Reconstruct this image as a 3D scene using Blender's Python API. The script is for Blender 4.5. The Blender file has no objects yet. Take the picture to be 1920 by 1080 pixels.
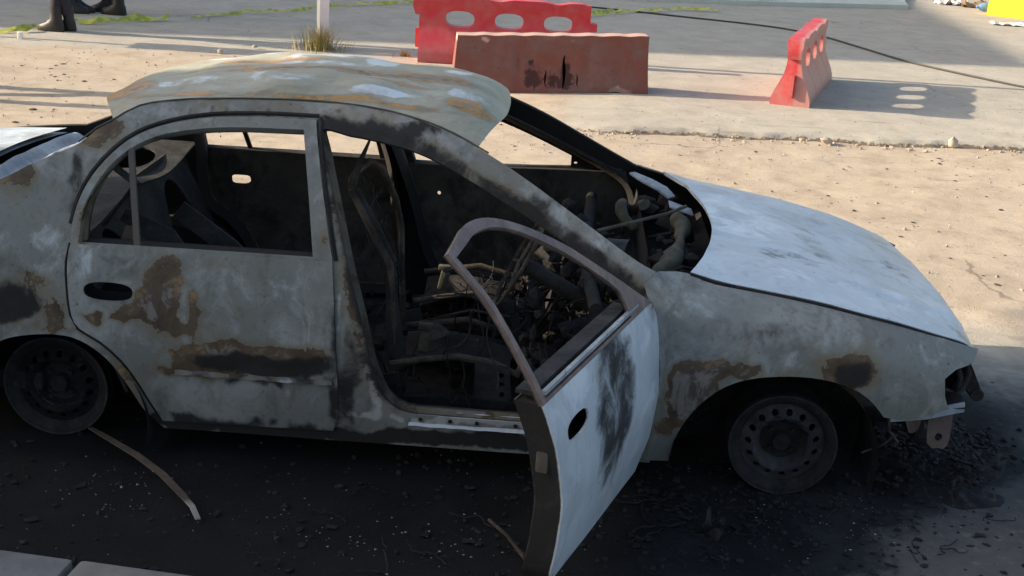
import bpy, bmesh, math, random
from mathutils import Vector, Matrix, noise
from mathutils.geometry import delaunay_2d_cdt
S = bpy.context.scene
COL = S.collection
RND = random.Random(11)
rad = math.radians

# ------------------------------------------------------------------ camera
cam = bpy.data.cameras.new('camera'); camo = bpy.data.objects.new('camera', cam); COL.objects.link(camo)
yaw, pitch, roll = -0.0278, 0.3355, 0.0597
fw = Vector((math.sin(yaw)*math.cos(pitch), math.cos(yaw)*math.cos(pitch), -math.sin(pitch)))
r0 = Vector((math.cos(yaw), -math.sin(yaw), 0)); u0 = r0.cross(fw)
rr = r0*math.cos(roll)+u0*math.sin(roll); uu = u0*math.cos(roll)-r0*math.sin(roll)
M = Matrix.Identity(4)
for i in range(3):
    M[i][0], M[i][1], M[i][2] = rr[i], uu[i], -fw[i]
M.translation = (1.6314, -3.9564, 2.0915)
camo.matrix_world = M
cam.sensor_width = 36; cam.lens = 2454.17/1920*36; cam.clip_start = .05; cam.clip_end = 2000
S.camera = camo
# ------------------------------------------------------------------ sky, sun, exposure
SUN_EL = rad(21)
w = bpy.data.worlds.new('World'); S.world = w; w.use_nodes = True
nt = w.node_tree; bg = nt.nodes['Background']
sky = nt.nodes.new('ShaderNodeTexSky'); sky.sky_type = 'NISHITA'; sky.sun_disc = False
sky.sun_elevation = SUN_EL; sky.sun_rotation = rad(270); sky.altitude = 50
sky.air_density = 1.0; sky.dust_density = 3.0; sky.ozone_density = .6
nt.links.new(sky.outputs[0], bg.inputs[0]); bg.inputs[1].default_value = .12
sl = bpy.data.lights.new('sun', 'SUN'); sl.energy = 4.2; sl.angle = rad(.55); sl.color = (1, .86, .68)
so = bpy.data.objects.new('sun', sl); COL.objects.link(so)
so.rotation_euler = Vector((math.cos(SUN_EL), .012, -math.sin(SUN_EL))).to_track_quat('-Z', 'Y').to_euler()
S.view_settings.view_transform = 'Standard'; S.view_settings.look = 'None'
S.view_settings.exposure = 1.1; S.view_settings.gamma = 1
S.render.engine = 'CYCLES'
S.cycles.max_bounces = 5; S.cycles.diffuse_bounces = 3; S.cycles.glossy_bounces = 2; S.cycles.transmission_bounces = 2

# ------------------------------------------------------------------ material helpers
class NT:
    def __init__(s, name):
        s.m = bpy.data.materials.new(name); s.m.use_nodes = True
        s.t = s.m.node_tree; s.b = s.t.nodes['Principled BSDF']
        s.tc = s.t.nodes.new('ShaderNodeTexCoord').outputs['Object']
    def n(s, k, **kw):
        x = s.t.nodes.new(k)
        for a, b in kw.items(): setattr(x, a, b)
        return x
    def L(s, a, b): s.t.links.new(a, b)
    def put(s, sock, v):
        if hasattr(v, 'default_value') or hasattr(v, 'links'): s.L(v, sock)
        else: sock.default_value = v
    def noise(s, scale, detail=6, rough=.6, dist=0, co=None, stretch=None):
        detail = min(detail, 6)
        x = s.n('ShaderNodeTexNoise'); x.inputs['Scale'].default_value = scale; x.inputs['Detail'].default_value = detail
        x.inputs['Roughness'].default_value = rough; x.inputs['Distortion'].default_value = dist
        c = co or s.tc
        if stretch:
            mp = s.n('ShaderNodeMapping'); mp.inputs['Scale'].default_value = stretch; s.L(c, mp.inputs[0]); c = mp.outputs[0]
        s.L(c, x.inputs['Vector']); return x.outputs['Fac']
    def vor(s, scale, feature='F1', out='Distance'):
        x = s.n('ShaderNodeTexVoronoi', feature=feature); x.inputs['Scale'].default_value = scale
        s.L(s.tc, x.inputs['Vector']); return x.outputs[out]
    def math(s, op, a, b=0., c=0.):
        x = s.n('ShaderNodeMath', operation=op)
        s.put(x.inputs[0], a); s.put(x.inputs[1], b); s.put(x.inputs[2], c); return x.outputs[0]
    def step(s, v, a, b, lo=0., hi=1.):
        x = s.n('ShaderNodeMapRange', interpolation_type='SMOOTHSTEP')
        s.put(x.inputs[0], v); x.inputs[1].default_value = a; x.inputs[2].default_value = b
        x.inputs[3].default_value = lo; x.inputs[4].default_value = hi; return x.outputs[0]
    def mix(s, f, a, b):
        x = s.n('ShaderNodeMix', data_type='RGBA')
        s.put(x.inputs[0], f)
        for k, v in ((6, a), (7, b)):
            if isinstance(v, tuple): x.inputs[k].default_value = (*v, 1)
            else: s.L(v, x.inputs[k])
        return x.outputs[2]
    def ramp(s, f, stops):
        x = s.n('ShaderNodeValToRGB'); cr = x.color_ramp
        while len(cr.elements) < len(stops): cr.elements.new(.5)
        for e, (p, c) in zip(cr.elements, stops): e.position = p; e.color = (*c, 1)
        s.L(f, x.inputs[0]); return x.outputs[0]
    def attr(s, name='burn'):
        a = s.n('ShaderNodeAttribute', attribute_name=name); sp = s.n('ShaderNodeSeparateColor')
        s.L(a.outputs['Color'], sp.inputs[0]); return sp.outputs
    def done(s, col=None, rough=.8, metal=0., bump=None, bstr=.3, bdist=.01, spec=None):
        if col is not None:
            if isinstance(col, tuple): s.b.inputs['Base Color'].default_value = (*col, 1)
            else: s.L(col, s.b.inputs['Base Color'])
        s.put(s.b.inputs['Roughness'], rough); s.put(s.b.inputs['Metallic'], metal)
        if spec is not None: s.b.inputs['Specular IOR Level'].default_value = spec
        if bump is not None:
            x = s.n('ShaderNodeBump'); x.inputs['Strength'].default_value = bstr; x.inputs['Distance'].default_value = bdist
            s.L(bump, x.inputs['Height']); s.L(x.outputs[0], s.b.inputs['Normal'])
        return s.m

def burn_material(name, c1, c2, ash, rustlvl=0., sootlvl=0., ashlvl=0., ochre=(.30, .19, .085), film=.55, grain=1., rough=.58, orange=False):
    """burnt body paint: grey residue, white ash, rust and soot; vertex attribute 'burn' = (rust, soot, ash) levels"""
    s = NT(name); r, g, b = s.attr()
    n1 = s.noise(2.0, 3, .55, .4); n2 = s.noise(9, 5, .7, .5); n3 = s.noise(46, 3, .7); n4 = s.noise(4.4, 4, .62, 1.3)
    n5 = s.noise(6.5, 6, .72, .9, None, (1.2, 1.2, .8)); n6 = s.noise(16, 3, .6, 0, None, (1, 1, .12))
    cen = lambda x, k: s.math('MULTIPLY', s.math('SUBTRACT', x, .5), k)
    # two paint residues with a torn boundary, then soft smoke haze
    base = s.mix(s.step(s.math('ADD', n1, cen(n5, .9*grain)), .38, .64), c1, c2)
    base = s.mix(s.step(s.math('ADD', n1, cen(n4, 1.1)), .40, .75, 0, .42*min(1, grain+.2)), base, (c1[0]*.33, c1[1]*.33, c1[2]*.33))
    base = s.mix(s.math('MULTIPLY', s.step(n3, .52, .70), .30*grain), base, (c1[0]*.4, c1[1]*.38, c1[2]*.34))
    base = s.mix(s.math('MULTIPLY', s.step(n6, .56, .70), .30*grain), base, (.10, .085, .06))
    # white ash
    fa = s.math('ADD', s.math('ADD', b, ashlvl), s.math('ADD', cen(n4, 1.2), cen(n5, .8)))
    base = s.mix(s.step(fa, .34, .68, 0, .75), base, ash)
    # olive-brown scorch film
    ff = s.math('ADD', s.math('MULTIPLY', r, .8), cen(n4, -1.6))
    base = s.mix(s.step(ff, .06, .46, 0, film), base, (.17, .14, .085))
    fr = s.math('ADD', s.math('ADD', r, rustlvl), s.math('ADD', cen(n2, 1.1), s.math('ADD', cen(n5, .7), cen(n3, .35))))
    base = s.mix(s.step(fr, .05, .46, 0, .4), base, (.19, .14, .075))
    rc = s.ramp(n2, [(.32, (.030, .022, .016)), (.45, (.085, .052, .028)), (.56, (.12, .085, .055)), (.66, ochre)])
    if orange: rc = s.ramp(n2, [(.28, (.13, .085, .045)), (.40, tuple(x*.6 for x in ochre)), (.50, ochre), (.66, tuple(min(1, x*1.15) for x in ochre))])
    fl = s.mix(s.step(n5, .46, .54), (.085, .065, .055), (.25, .225, .20))
    rc = s.mix(s.step(fr, .80, .95, 0, .75), rc, fl)
    rc = s.mix(s.step(fr, .52, .46, 0, .2 if orange else .8), rc, (.028, .018, .012))
    base = s.mix(s.step(fr, .43, .50, 0, .92), base, rc)
    fs = s.math('ADD', s.math('ADD', g, sootlvl), s.math('ADD', cen(n1, .6), s.math('ADD', cen(n5, .9), cen(n2, .5))))
    base = s.mix(s.step(fs, .22, .62, 0, .95), base, (.020, .019, .018))
    base = s.mix(s.math('MULTIPLY', s.step(n3, .69, .74), .65), base, (.03, .025, .02))
    ro = s.step(s.math('ADD', fs, s.math('MULTIPLY', fr, .5)), .1, .6, rough, .9)
    hb = s.math('ADD', s.math('ADD', s.math('MULTIPLY', n3, .4), s.math('MULTIPLY', n5, .5*grain)), s.math('MULTIPLY', fr, .7))
    return s.done(base, ro, 0, hb, .4, .006, spec=.35)

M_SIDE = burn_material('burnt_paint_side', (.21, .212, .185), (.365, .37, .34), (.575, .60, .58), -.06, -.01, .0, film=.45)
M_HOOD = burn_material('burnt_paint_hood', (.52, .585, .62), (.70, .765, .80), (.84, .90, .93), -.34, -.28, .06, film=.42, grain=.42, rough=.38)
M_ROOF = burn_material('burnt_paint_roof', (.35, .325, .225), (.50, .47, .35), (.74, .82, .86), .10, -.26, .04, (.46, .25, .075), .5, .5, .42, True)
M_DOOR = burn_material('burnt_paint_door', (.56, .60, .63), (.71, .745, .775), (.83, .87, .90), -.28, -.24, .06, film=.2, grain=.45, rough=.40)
M_RUST = burn_material('rusted_scorched_steel', (.075, .068, .055), (.13, .115, .09), (.26, .25, .22), .06, .14, -.1)
M_FRAMEPINK = burn_material('rusted_pink_frame', (.165, .12, .11), (.31, .225, .20), (.40, .31, .28), .05, .04, -.1, (.34, .16, .11))

def soot_material(name, a, b, lim=.55):
    s = NT(name); n = s.noise(7, 8, .7, .5); n2 = s.noise(40, 6, .7)
    c = s.mix(s.step(n, .35, .7), a, b)
    c = s.mix(s.math('MULTIPLY', s.step(n2, .55, .72), .7), c, (.09, .065, .045))
    return s.done(c, .8, 0, n2, .6, .01, spec=.3)
M_SOOT = soot_material('soot_black_metal', (.012, .012, .012), (.035, .032, .03))
M_SOOTGREY = soot_material('sooty_grey_metal', (.020, .020, .020), (.058, .058, .057))
M_BLACK = plain('charred_shade_black', (.008, .008, .008), .9, .3) if False else soot_material('charred_shade_black', (.004, .004, .004), (.012, .012, .012))  # blacker burnt steel: wheel-arch shade put into the near rear wheel's colour
M_RIM = soot_material('burnt_rim_steel', (.025, .025, .025), (.075, .073, .072))
M_WIRE = soot_material('burnt_wire', (.03, .025, .02), (.14, .112, .085))
M_TANGLE = soot_material('burnt_wire_tangle', (.012, .011, .010), (.055, .045, .036))
M_OLIVE = soot_material('scorched_olive_steel', (.05, .046, .03), (.13, .118, .08))
M_PALE = soot_material('ash_pale_metal', (.28, .31, .33), (.48, .52, .55))

def plain(name, c, rough=.7, var=.15, scale=12, bump=.2, metal=0.):
    s = NT(name); n = s.noise(scale, 6, .65); n2 = s.noise(scale*6, 4, .6)
    col = s.mix(s.step(n, .3, .7), tuple(x*(1-var) for x in c), tuple(min(1, x*(1+var)) for x in c))
    return s.done(col, rough, metal, n2, bump, .006)

# ------------------------------------------------------------------ mesh helpers
def link(name, me, parent=None):
    o = bpy.data.objects.new(name, me); COL.objects.link(o)
    if parent is not None: o.parent = parent
    return o
def tag(o, label=None, cat=None, group=None, kind=None):
    if label: o['label'] = label
    if cat: o['category'] = cat
    if group: o['group'] = group
    if kind: o['kind'] = kind
    return o
def empty(name, loc=(0, 0, 0), rz=0):
    o = bpy.data.objects.new(name, None); COL.objects.link(o); o.location = loc; o.rotation_euler = (0, 0, rz)
    o.empty_display_size = .1; return o
def finish(name, verts, faces, mat, parent=None, ang=38, burn=None, smooth=True):
    me = bpy.data.meshes.new(name); me.from_pydata([tuple(v) for v in verts], [], faces)
    me.validate(); me.update()
    if smooth:
        me.polygons.foreach_set('use_smooth', [True]*len(me.polygons)); me.set_sharp_from_angle(angle=rad(ang))
    for m in (mat if isinstance(mat, (list, tuple)) else [mat]): me.materials.append(m)
    if burn is not None:
        a = me.attributes.new('burn', 'FLOAT_COLOR', 'POINT')
        flat = []
        for c in burn: flat += [c[0], c[1], c[2], 1]
        a.data.foreach_set('color', flat)
    return link(name, me, parent)

_b = bmesh.new(); bmesh.ops.create_icosphere(_b, subdivisions=1, radius=1); _b.verts.index_update()
ICO_V = [tuple(v.co) for v in _b.verts]; ICO_F = [tuple(v.index for v in f.verts) for f in _b.faces]; _b.free()
class MB:
    def __init__(s): s.v = []; s.f = []
    def add(s, v, f):
        k = len(s.v); s.v += [Vector(x) for x in v]; s.f += [tuple(i+k for i in q) for q in f]
    def tube(s, pts, r, n=8, closed=False):
        pts = [Vector(p) for p in pts]; m = len(pts)
        rs = r if isinstance(r, (list, tuple)) else [r]*m
        d0 = (pts[1]-pts[0]).normalized()
        a = d0.cross(Vector((0, 0, 1)))
        if a.length < .1: a = d0.cross(Vector((0, 1, 0)))
        a.normalize(); v = []; 
        for i in range(m):
            d = (pts[min(i+1, m-1)]-pts[max(i-1, 0)]).normalized()
            a = (a-d*a.dot(d)).normalized(); b = d.cross(a)
            for k in range(n):
                t = 2*math.pi*k/n; v.append(pts[i]+(a*math.cos(t)+b*math.sin(t))*rs[i])
        f = [(i*n+k, i*n+(k+1) % n, (i+1)*n+(k+1) % n, (i+1)*n+k) for i in range(m-1) for k in range(n)]
        f += [tuple(range(n))[::-1], tuple((m-1)*n+k for k in range(n))]
        s.add(v, f)
    def box(s, c, size, rot=None, bev=0.):
        bm = bmesh.new(); bmesh.ops.create_cube(bm, size=1)
        for v in bm.verts: v.co = Vector((v.co.x*size[0], v.co.y*size[1], v.co.z*size[2]))
        if bev: bmesh.ops.bevel(bm, geom=bm.edges[:], offset=bev, segments=2, affect='EDGES', profile=.6)
        R3 = rot.to_matrix() if hasattr(rot, 'to_matrix') else (rot or Matrix.Identity(3))
        bm.verts.index_update()
        s.add([R3 @ v.co+Vector(c) for v in bm.verts], [[v.index for v in f.verts] for f in bm.faces]); bm.free()
    def loft(s, loops, closed=True, cap=False):
        n = len(loops[0]); v = [p for l in loops for p in l]
        f = []
        for i in range(len(loops)-1):
            for k in range(n if closed else n-1):
                f.append((i*n+k, i*n+(k+1) % n, (i+1)*n+(k+1) % n, (i+1)*n+k))
        if cap: f += [tuple(range(n))[::-1], tuple((len(loops)-1)*n+k for k in range(n))]
        s.add(v, f)
    def grid(s, fn, nu, nv):
        v = [fn(i/nu, j/nv) for j in range(nv+1) for i in range(nu+1)]
        f = [(j*(nu+1)+i, j*(nu+1)+i+1, (j+1)*(nu+1)+i+1, (j+1)*(nu+1)+i) for j in range(nv) for i in range(nu)]
        s.add(v, f)
    def strip(s, pts, wdt, thick, up=Vector((0, 0, 1))):
        """flat bar along pts, width vector perpendicular to path and up"""
        pts = [Vector(p) for p in pts]; loops = []
        for i, q in enumerate(pts):
            d = (pts[min(i+1, len(pts)-1)]-pts[max(i-1, 0)]).normalized()
            side = d.cross(up).normalized(); nn = side.cross(d).normalized()
            w2 = (wdt[i] if isinstance(wdt, (list, tuple)) else wdt)/2
            loops.append([q+side*w2+nn*thick/2, q-side*w2+nn*thick/2, q-side*w2-nn*thick/2, q+side*w2-nn*thick/2])
        s.loft(loops, True, True)
    def chunk(s, c, r, rnd, flat=.6):
        a = rnd.random()*6.3; ca, sa = math.cos(a), math.sin(a)
        sx, sy, sz = r*rnd.uniform(.6, 1.3), r*rnd.uniform(.5, 1.1), r*rnd.uniform(.4, 1)*flat*1.4
        vs = []
        for v in ICO_V:
            k = rnd.uniform(.7, 1.2); x, y, z = v[0]*sx*k, v[1]*sy*k, v[2]*sz*k
            vs.append((c[0]+x*ca-y*sa, c[1]+x*sa+y*ca, c[2]+z))
        s.add(vs, ICO_F)
    def shard(s, c, r, rnd):
        a = rnd.random()*6.3; t = rnd.uniform(.02, .5)
        vs = []
        for k in range(3): vs.append(Vector((math.cos(a+k*2.1), math.sin(a+k*2.1), rnd.uniform(-.3, .3)*t))*r*rnd.uniform(.6, 1.2)+Vector(c))
        vs.append(Vector(c)+Vector((0, 0, r*rnd.uniform(.2, .6)))); s.add(vs, [(0, 1, 2), (0, 1, 3), (1, 2, 3), (2, 0, 3)])
    def build(s, name, mat, parent=None, ang=38, burn=None, smooth=True):
        return finish(name, s.v, s.f, mat, parent, ang, burn, smooth)

def sm(t): t = max(0, min(1, t)); return t*t*(3-2*t)
def interp(x, xs, ys):
    if x <= xs[0]: return ys[0]
    for i in range(len(xs)-1):
        if x <= xs[i+1]:
            t = (x-xs[i])/(xs[i+1]-xs[i]); return ys[i]+(ys[i+1]-ys[i])*t
    return ys[-1]
def curve(pts, res, closed=True):
    """Catmull-Rom through pts; points with a third entry are sharp corners"""
    n = len(pts); out = []
    rng = range(n) if closed else range(n-1)
    for i in rng:
        p1, p2 = pts[i], pts[(i+1) % n]
        p0 = pts[(i-1) % n] if (closed or i > 0) else p1
        p3 = pts[(i+2) % n] if (closed or i < n-2) else p2
        if len(p1) > 2: p0 = p1
        if len(p2) > 2: p3 = p2
        P0, P1, P2, P3 = [Vector(q[:2]) for q in (p0, p1, p2, p3)]
        m = max(1, int(round((P2-P1).length/res)))
        for k in range(m):
            t = k/m
            out.append(.5*((2*P1)+(P2-P0)*t+(2*P0-5*P1+4*P2-P3)*t*t+(3*P1-P0-3*P2+P3)*t**3))
    if not closed: out.append(Vector(pts[-1][:2]))
    return out
def inside(p, poly):
    x, y = p; c = False; n = len(poly)
    for i in range(n):
        a, b = poly[i], poly[(i+1) % n]
        if (a[1] > y) != (b[1] > y) and x < (b[0]-a[0])*(y-a[1])/(b[1]-a[1])+a[0]: c = not c
    return c
def ell(cx, cy, rx, ry, n=20, pw=2.):
    o = []
    for k in range(n):
        t = 2*math.pi*k/n; c, s_ = math.cos(t), math.sin(t)
        o.append((cx+rx*math.copysign(abs(c)**(2/pw), c), cy+ry*math.copysign(abs(s_)**(2/pw), s_)))
    return o
def stain_eval(stains, a, b):
    c = [0., 0., 0.]
    q1, q2 = Vector((a*8, b*8, 3.7)), Vector((a*21, b*21, 9.1))
    a, b = a+.030*noise.noise(q1)+.014*noise.noise(q2), b+.030*noise.noise(q1+Vector((0, 0, 11)))+.014*noise.noise(q2+Vector((0, 0, 5)))
    for ch, cx, cy, rx, ry, amp in stains:
        d = math.sqrt(((a-cx)/rx)**2+((b-cy)/ry)**2)
        if d < 1.35:
            t = max(0., min(1., (1.35-d)/.8)); t = t*t*(3-2*t)
            c[ch] = max(c[ch], amp*t) if amp > 0 else c[ch]+amp*t
    return c
def flat_tri(outline, holes, res, dense=None):
    oc = outline if dense else curve(outline, res); hc = [curve(h, res*.7) for h in holes]
    vs = []; es = []
    for lp in [oc]+hc:
        k = len(vs); m = len(lp); vs += [Vector(q) for q in lp]; es += [(k+i, k+(i+1) % m) for i in range(m)]
    xs = [v[0] for v in oc]; ys = [v[1] for v in oc]
    x = min(xs)+res/2; j = 0
    allp = [oc]+hc
    seg = [(lp[i], lp[(i+1) % len(lp)]) for lp in allp for i in range(len(lp))]
    while x < max(xs):
        y = min(ys)+res/2*(1+(j % 2))
        while y < max(ys):
            p = Vector((x, y))
            if inside(p, oc) and not any(inside(p, h) for h in hc):
                if all((p-q[0]).length > res*.55 for q in seg): vs.append(p)
            y += res
        x += res*.9; j += 1
    rv, re_, rf, *_ = delaunay_2d_cdt(vs, es, [], 0, 1e-6)
    F = []
    for f in rf:
        c = sum((rv[i] for i in f), Vector((0, 0)))/len(f)
        if inside(c, oc) and not any(inside(c, h) for h in hc): F.append(list(f))
    return rv, F
def panel(name, outline, surf, mat, parent=None, holes=(), thick=.012, res=.035, out=Vector((0, -1, 0)), stains=(), back=None, inner=(.05, .85, 0), warp=0., ang=38, extra=None):
    rv, F = flat_tri(outline, holes, res)
    P = [Vector(surf(v[0], v[1])) for v in rv]
    N = [Vector((0, 0, 0)) for _ in P]
    sgn = 0
    for f in F:
        nn = (P[f[1]]-P[f[0]]).cross(P[f[2]]-P[f[0]]); sgn += nn.dot(out)
        for i in f: N[i] += nn
    if sgn < 0:
        F = [f[::-1] for f in F]; N = [-x for x in N]
    N = [x.normalized() if x.length > 0 else Vector(out) for x in N]
    if warp: P = [q+n_*warp*(noise.noise(q*2.3)+.5*noise.noise(q*6.1)) for q, n_ in zip(P, N)]
    B = [Vector(back(v[0], v[1])) for v in rv] if back else [q-n_*thick for q, n_ in zip(P, N)]
    k = len(P); cnt = {}
    for f in F:
        for i in range(len(f)):
            a, b = f[i], f[(i+1) % len(f)]; cnt[(a, b)] = 1
    rim = [(b, a, a+k, b+k) for (a, b) in cnt if (b, a) not in cnt]
    faces = F+[[i+k for i in f[::-1]] for f in F]+rim
    burn = [stain_eval(stains, v[0], v[1]) for v in rv]
    if extra: burn = [extra(v, c) for v, c in zip(rv, burn)]
    burn += [inner]*k
    # drop the vertices no face uses
    use = sorted({i for f in faces for i in f}); mp = {o: i for i, o in enumerate(use)}
    V_ = P+B
    return finish(name, [V_[i] for i in use], [tuple(mp[i] for i in f) for f in faces], mat, parent, ang, [burn[i] for i in use])

# ------------------------------------------------------------------ ground
SOOT = [(-1.6, -1.3), (-1.6, 1.5), (-.9, 1.9), (0, 1.8), (1.2, 1.75), (2.2, 1.7), (3.0, 1.45), (3.36, 1.15), (3.5, .80), (3.38, .40), (3.05, .12), (2.76, -.16), (2.60, -.45), (2.45, -.80), (2.2, -1.1), (1.4, -1.25), (.2, -1.4)]
def polydist(p, poly):
    d = 1e9
    for i in range(len(poly)):
        a, b = Vector(poly[i]), Vector(poly[(i+1) % len(poly)]); ab = b-a
        t = max(0, min(1, (p-a).dot(ab)/ab.length_squared)); d = min(d, (p-a-ab*t).length)
    return d if inside(p, poly) else -d
def crack_y(x): return 5.72+.10*(x-1.65)+.10*noise.noise(Vector((x*1.3, 3, 0)))+.03*noise.noise(Vector((x*7, 1, 0)))
def axis(lo, hi, step, far):
    a = []; x = lo
    while x < hi: a.append(x); x += step
    a.append(hi); st = step; lo_, hi_ = lo, hi; L_, H_ = [], []
    while hi_ < far: st *= 1.25; hi_ += st; lo_ -= st; H_.append(hi_); L_.append(lo_)
    return L_[::-1]+a+H_
gx, gy = axis(-3.2, 5.6, .036, 600), axis(-1.3, 6.6, .036, 600)
gv, gb = [], []
for y in gy:
    for x in gx:
        z = 0; c = [0, 0, 0]
        if -4 < x < 7 and -2 < y < 9:
            p3 = Vector((x, y, 0))
            d = polydist(Vector((x, y)), SOOT) if (-2.2 < x < 4.1 and -2 < y < 2.5) else -1
            c[0] = max(0, min(2, .5+d*1.4))
            z = .006*noise.noise(p3*1.1)+.004*noise.noise(p3*5)
            if y < 6.6: z += .003*noise.noise(p3*14)
            if c[0] > .4: z += .004*abs(noise.noise(p3*22))
            if x > 1.2:
                t = (y-crack_y(x))/.05; k = min(1, (x-1.2)/.9)
                z += k*(.034*max(0, min(1, t*.9+.5))-.035*math.exp(-(t-.1)**2*2.5)*(.6+.8*abs(noise.noise(p3*4))))
                c[1] = k*max(0, min(1, t*.25+.5)); c[2] = k*math.exp(-(t*1.3+.2)**2)
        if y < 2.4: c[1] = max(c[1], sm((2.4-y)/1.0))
        if y > 7.6: c[1] = max(c[1], min(1, (y-7.6-.12*x)/1.2))
        gv.append((x, y, z)); gb.append(c)
nx = len(gx)
gf = [(j*nx+i, j*nx+i+1, (j+1)*nx+i+1, (j+1)*nx+i) for j in range(len(gy)-1) for i in range(nx-1)]
s = NT('dusty_concrete_ground'); r, g, b = s.attr()
n1, n2, n3, n4 = s.noise(.55, 6, .6), s.noise(3.2, 8, .65, .3), s.noise(22, 8, .7), s.noise(95, 5, .7)
dirt = s.ramp(n2, [(.25, (.36, .285, .205)), (.5, (.47, .385, .285)), (.75, (.55, .46, .35))])
conc = s.ramp(n2, [(.25, (.365, .33, .265)), (.55, (.45, .41, .335)), (.8, (.51, .465, .385))])
col = s.mix(s.step(s.math('ADD', g, s.math('MULTIPLY', s.math('SUBTRACT', n2, .5), .5)), .3, .7), dirt, conc)
sy_ = s.n('ShaderNodeSeparateXYZ'); s.L(s.tc, sy_.inputs[0])
shade_asp = s.ramp(n3, [(.3, (.032, .034, .037)), (.55, (.056, .058, .062)), (.75, (.085, .085, .088))])
col = s.mix(s.step(s.math('ADD', sy_.outputs[1], s.math('MULTIPLY', n2, 1.2)), 2.5, 1.5), col, shade_asp)  # near asphalt: the blue-grey of sky-lit shade is put into its colour
col = s.mix(s.math('MULTIPLY', s.step(n1, .45, .7), .25), col, (.33, .28, .22))
col = s.mix(s.math('MULTIPLY', s.step(n3, .55, .70), .42), col, (.24, .19, .14))
col = s.mix(s.math('MULTIPLY', s.step(n4, .60, .70), .35), col, (.20, .15, .11))
st = s.noise(4.5, 7, .7, .2, None, (.35, 2.2, 1))
col = s.mix(s.math('MULTIPLY', s.step(st, .57, .72), .5), col, (.20, .15, .105))
vd = s.step(s.vor(8.5), .06, .11, 1, 0)
col = s.mix(s.math('MULTIPLY', vd, s.step(s.noise(1.7, 3), .42, .55)), col, (.085, .06, .045))
vd2 = s.step(s.vor(5.1), .035, .06, 1, 0)
col = s.mix(s.math('MULTIPLY', vd2, .8), col, (.07, .05, .035))
# hairline cracks
vn = s.n('ShaderNodeTexVoronoi', feature='DISTANCE_TO_EDGE'); vn.inputs['Scale'].default_value = .62
mxv = s.n('ShaderNodeMixRGB') if False else None
dn = s.n('ShaderNodeTexNoise'); dn.inputs['Scale'].default_value = 2.2; dn.inputs['Detail'].default_value = 8; s.L(s.tc, dn.inputs['Vector'])
va = s.n('ShaderNodeVectorMath', operation='MULTIPLY_ADD'); s.L(dn.outputs['Color'], va.inputs[0]); va.inputs[1].default_value = (.7, .7, 0); s.L(s.tc, va.inputs[2])
s.L(va.outputs[0], vn.inputs['Vector'])
ck = s.math('MULTIPLY', s.step(vn.outputs['Distance'], .002, .008, 1, 0), s.step(n1, .54, .60))
col = s.mix(s.math('MULTIPLY', ck, .5), col, (.10, .075, .055))
col = s.mix(s.step(s.math('ADD', b, s.math('MULTIPLY', s.math('SUBTRACT', n3, .5), 1.8)), .45, .75, 0, .8), col, (.085, .06, .04))  # broken edge: its thin shadow line is put into the colour
# near asphalt fringe toned for shade, and soot
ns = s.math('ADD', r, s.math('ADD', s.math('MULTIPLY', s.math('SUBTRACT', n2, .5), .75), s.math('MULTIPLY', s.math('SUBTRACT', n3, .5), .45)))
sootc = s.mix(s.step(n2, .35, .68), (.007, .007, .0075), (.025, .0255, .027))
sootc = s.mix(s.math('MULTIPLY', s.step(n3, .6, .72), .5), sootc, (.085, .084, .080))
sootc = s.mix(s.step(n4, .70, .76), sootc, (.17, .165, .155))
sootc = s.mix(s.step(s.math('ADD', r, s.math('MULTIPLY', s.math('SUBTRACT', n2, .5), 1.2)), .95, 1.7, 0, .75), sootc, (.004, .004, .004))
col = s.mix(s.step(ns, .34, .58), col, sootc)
hb = s.math('ADD', s.math('MULTIPLY', n3, .7), s.math('MULTIPLY', n4, .4))
M_GROUND = s.done(col, .9, 0, hb, .55, .012, spec=.25)
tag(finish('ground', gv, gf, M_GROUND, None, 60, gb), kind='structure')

# ------------------------------------------------------------------ the burnt car
W = 1.69
ZX = [0.0, .12, .25, .42, .60, .72, .80, 1.0, 1.12, 1.19, 1.24]; ZY = [.075, .05, .02, 0, .02, .05, .085, .19, .29, .38, .46]
def zp_(z): return interp(z, ZX, ZY)
def ZP(z): return (zp_(z-.03)+2*zp_(z)+zp_(z+.03))/4
SX = [2.0, 2.09, 2.18, 2.38, 2.57, 2.83, 3.0, 3.10, 3.2]; SZ = [.772, .757, .728, .700, .670, .615, .563, .530, .49]
def zs(x): return (interp(x-.06, SX, SZ)+2*interp(x, SX, SZ)+interp(x+.06, SX, SZ))/4
def taper(x): return .15*max(0, (x-2.55)/.65)**2.2+.10*max(0, (-.25-x)/.7)**2
def YS(x, z):
    y1 = ZP(z)
    k = sm((x-1.93)/.16)
    if k > 0:
        t = max(0, (z-(zs(x)-.14))/.14); y2 = ZP(min(z, .60))+.12*min(t, 1.25)**2.3; y1 = y1*(1-k)+y2*k
    return y1+taper(x)
def near(off=0.): return lambda x, z: (x, YS(x, z)+off, z)
def far(off=0.): return lambda x, z: (x, W-YS(x, z)-off, z)
OUT = {0: Vector((0, -1, 0)), 1: Vector((0, 1, 0))}
SURF = {0: near, 1: far}

car = tag(empty('burnt_car', (1.2, .85, 0)), 'burnt-out pale grey sedan with open front door on scorched ground', 'car')
car.matrix_parent_inverse = Matrix.Identity(4)
OFF = Vector((1.2, .85, 0))
class Holder: pass
def carpart(o):
    o.parent = car; o.matrix_parent_inverse = car.matrix_basis.inverted() if False else Matrix.Translation(-OFF); return o

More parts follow.
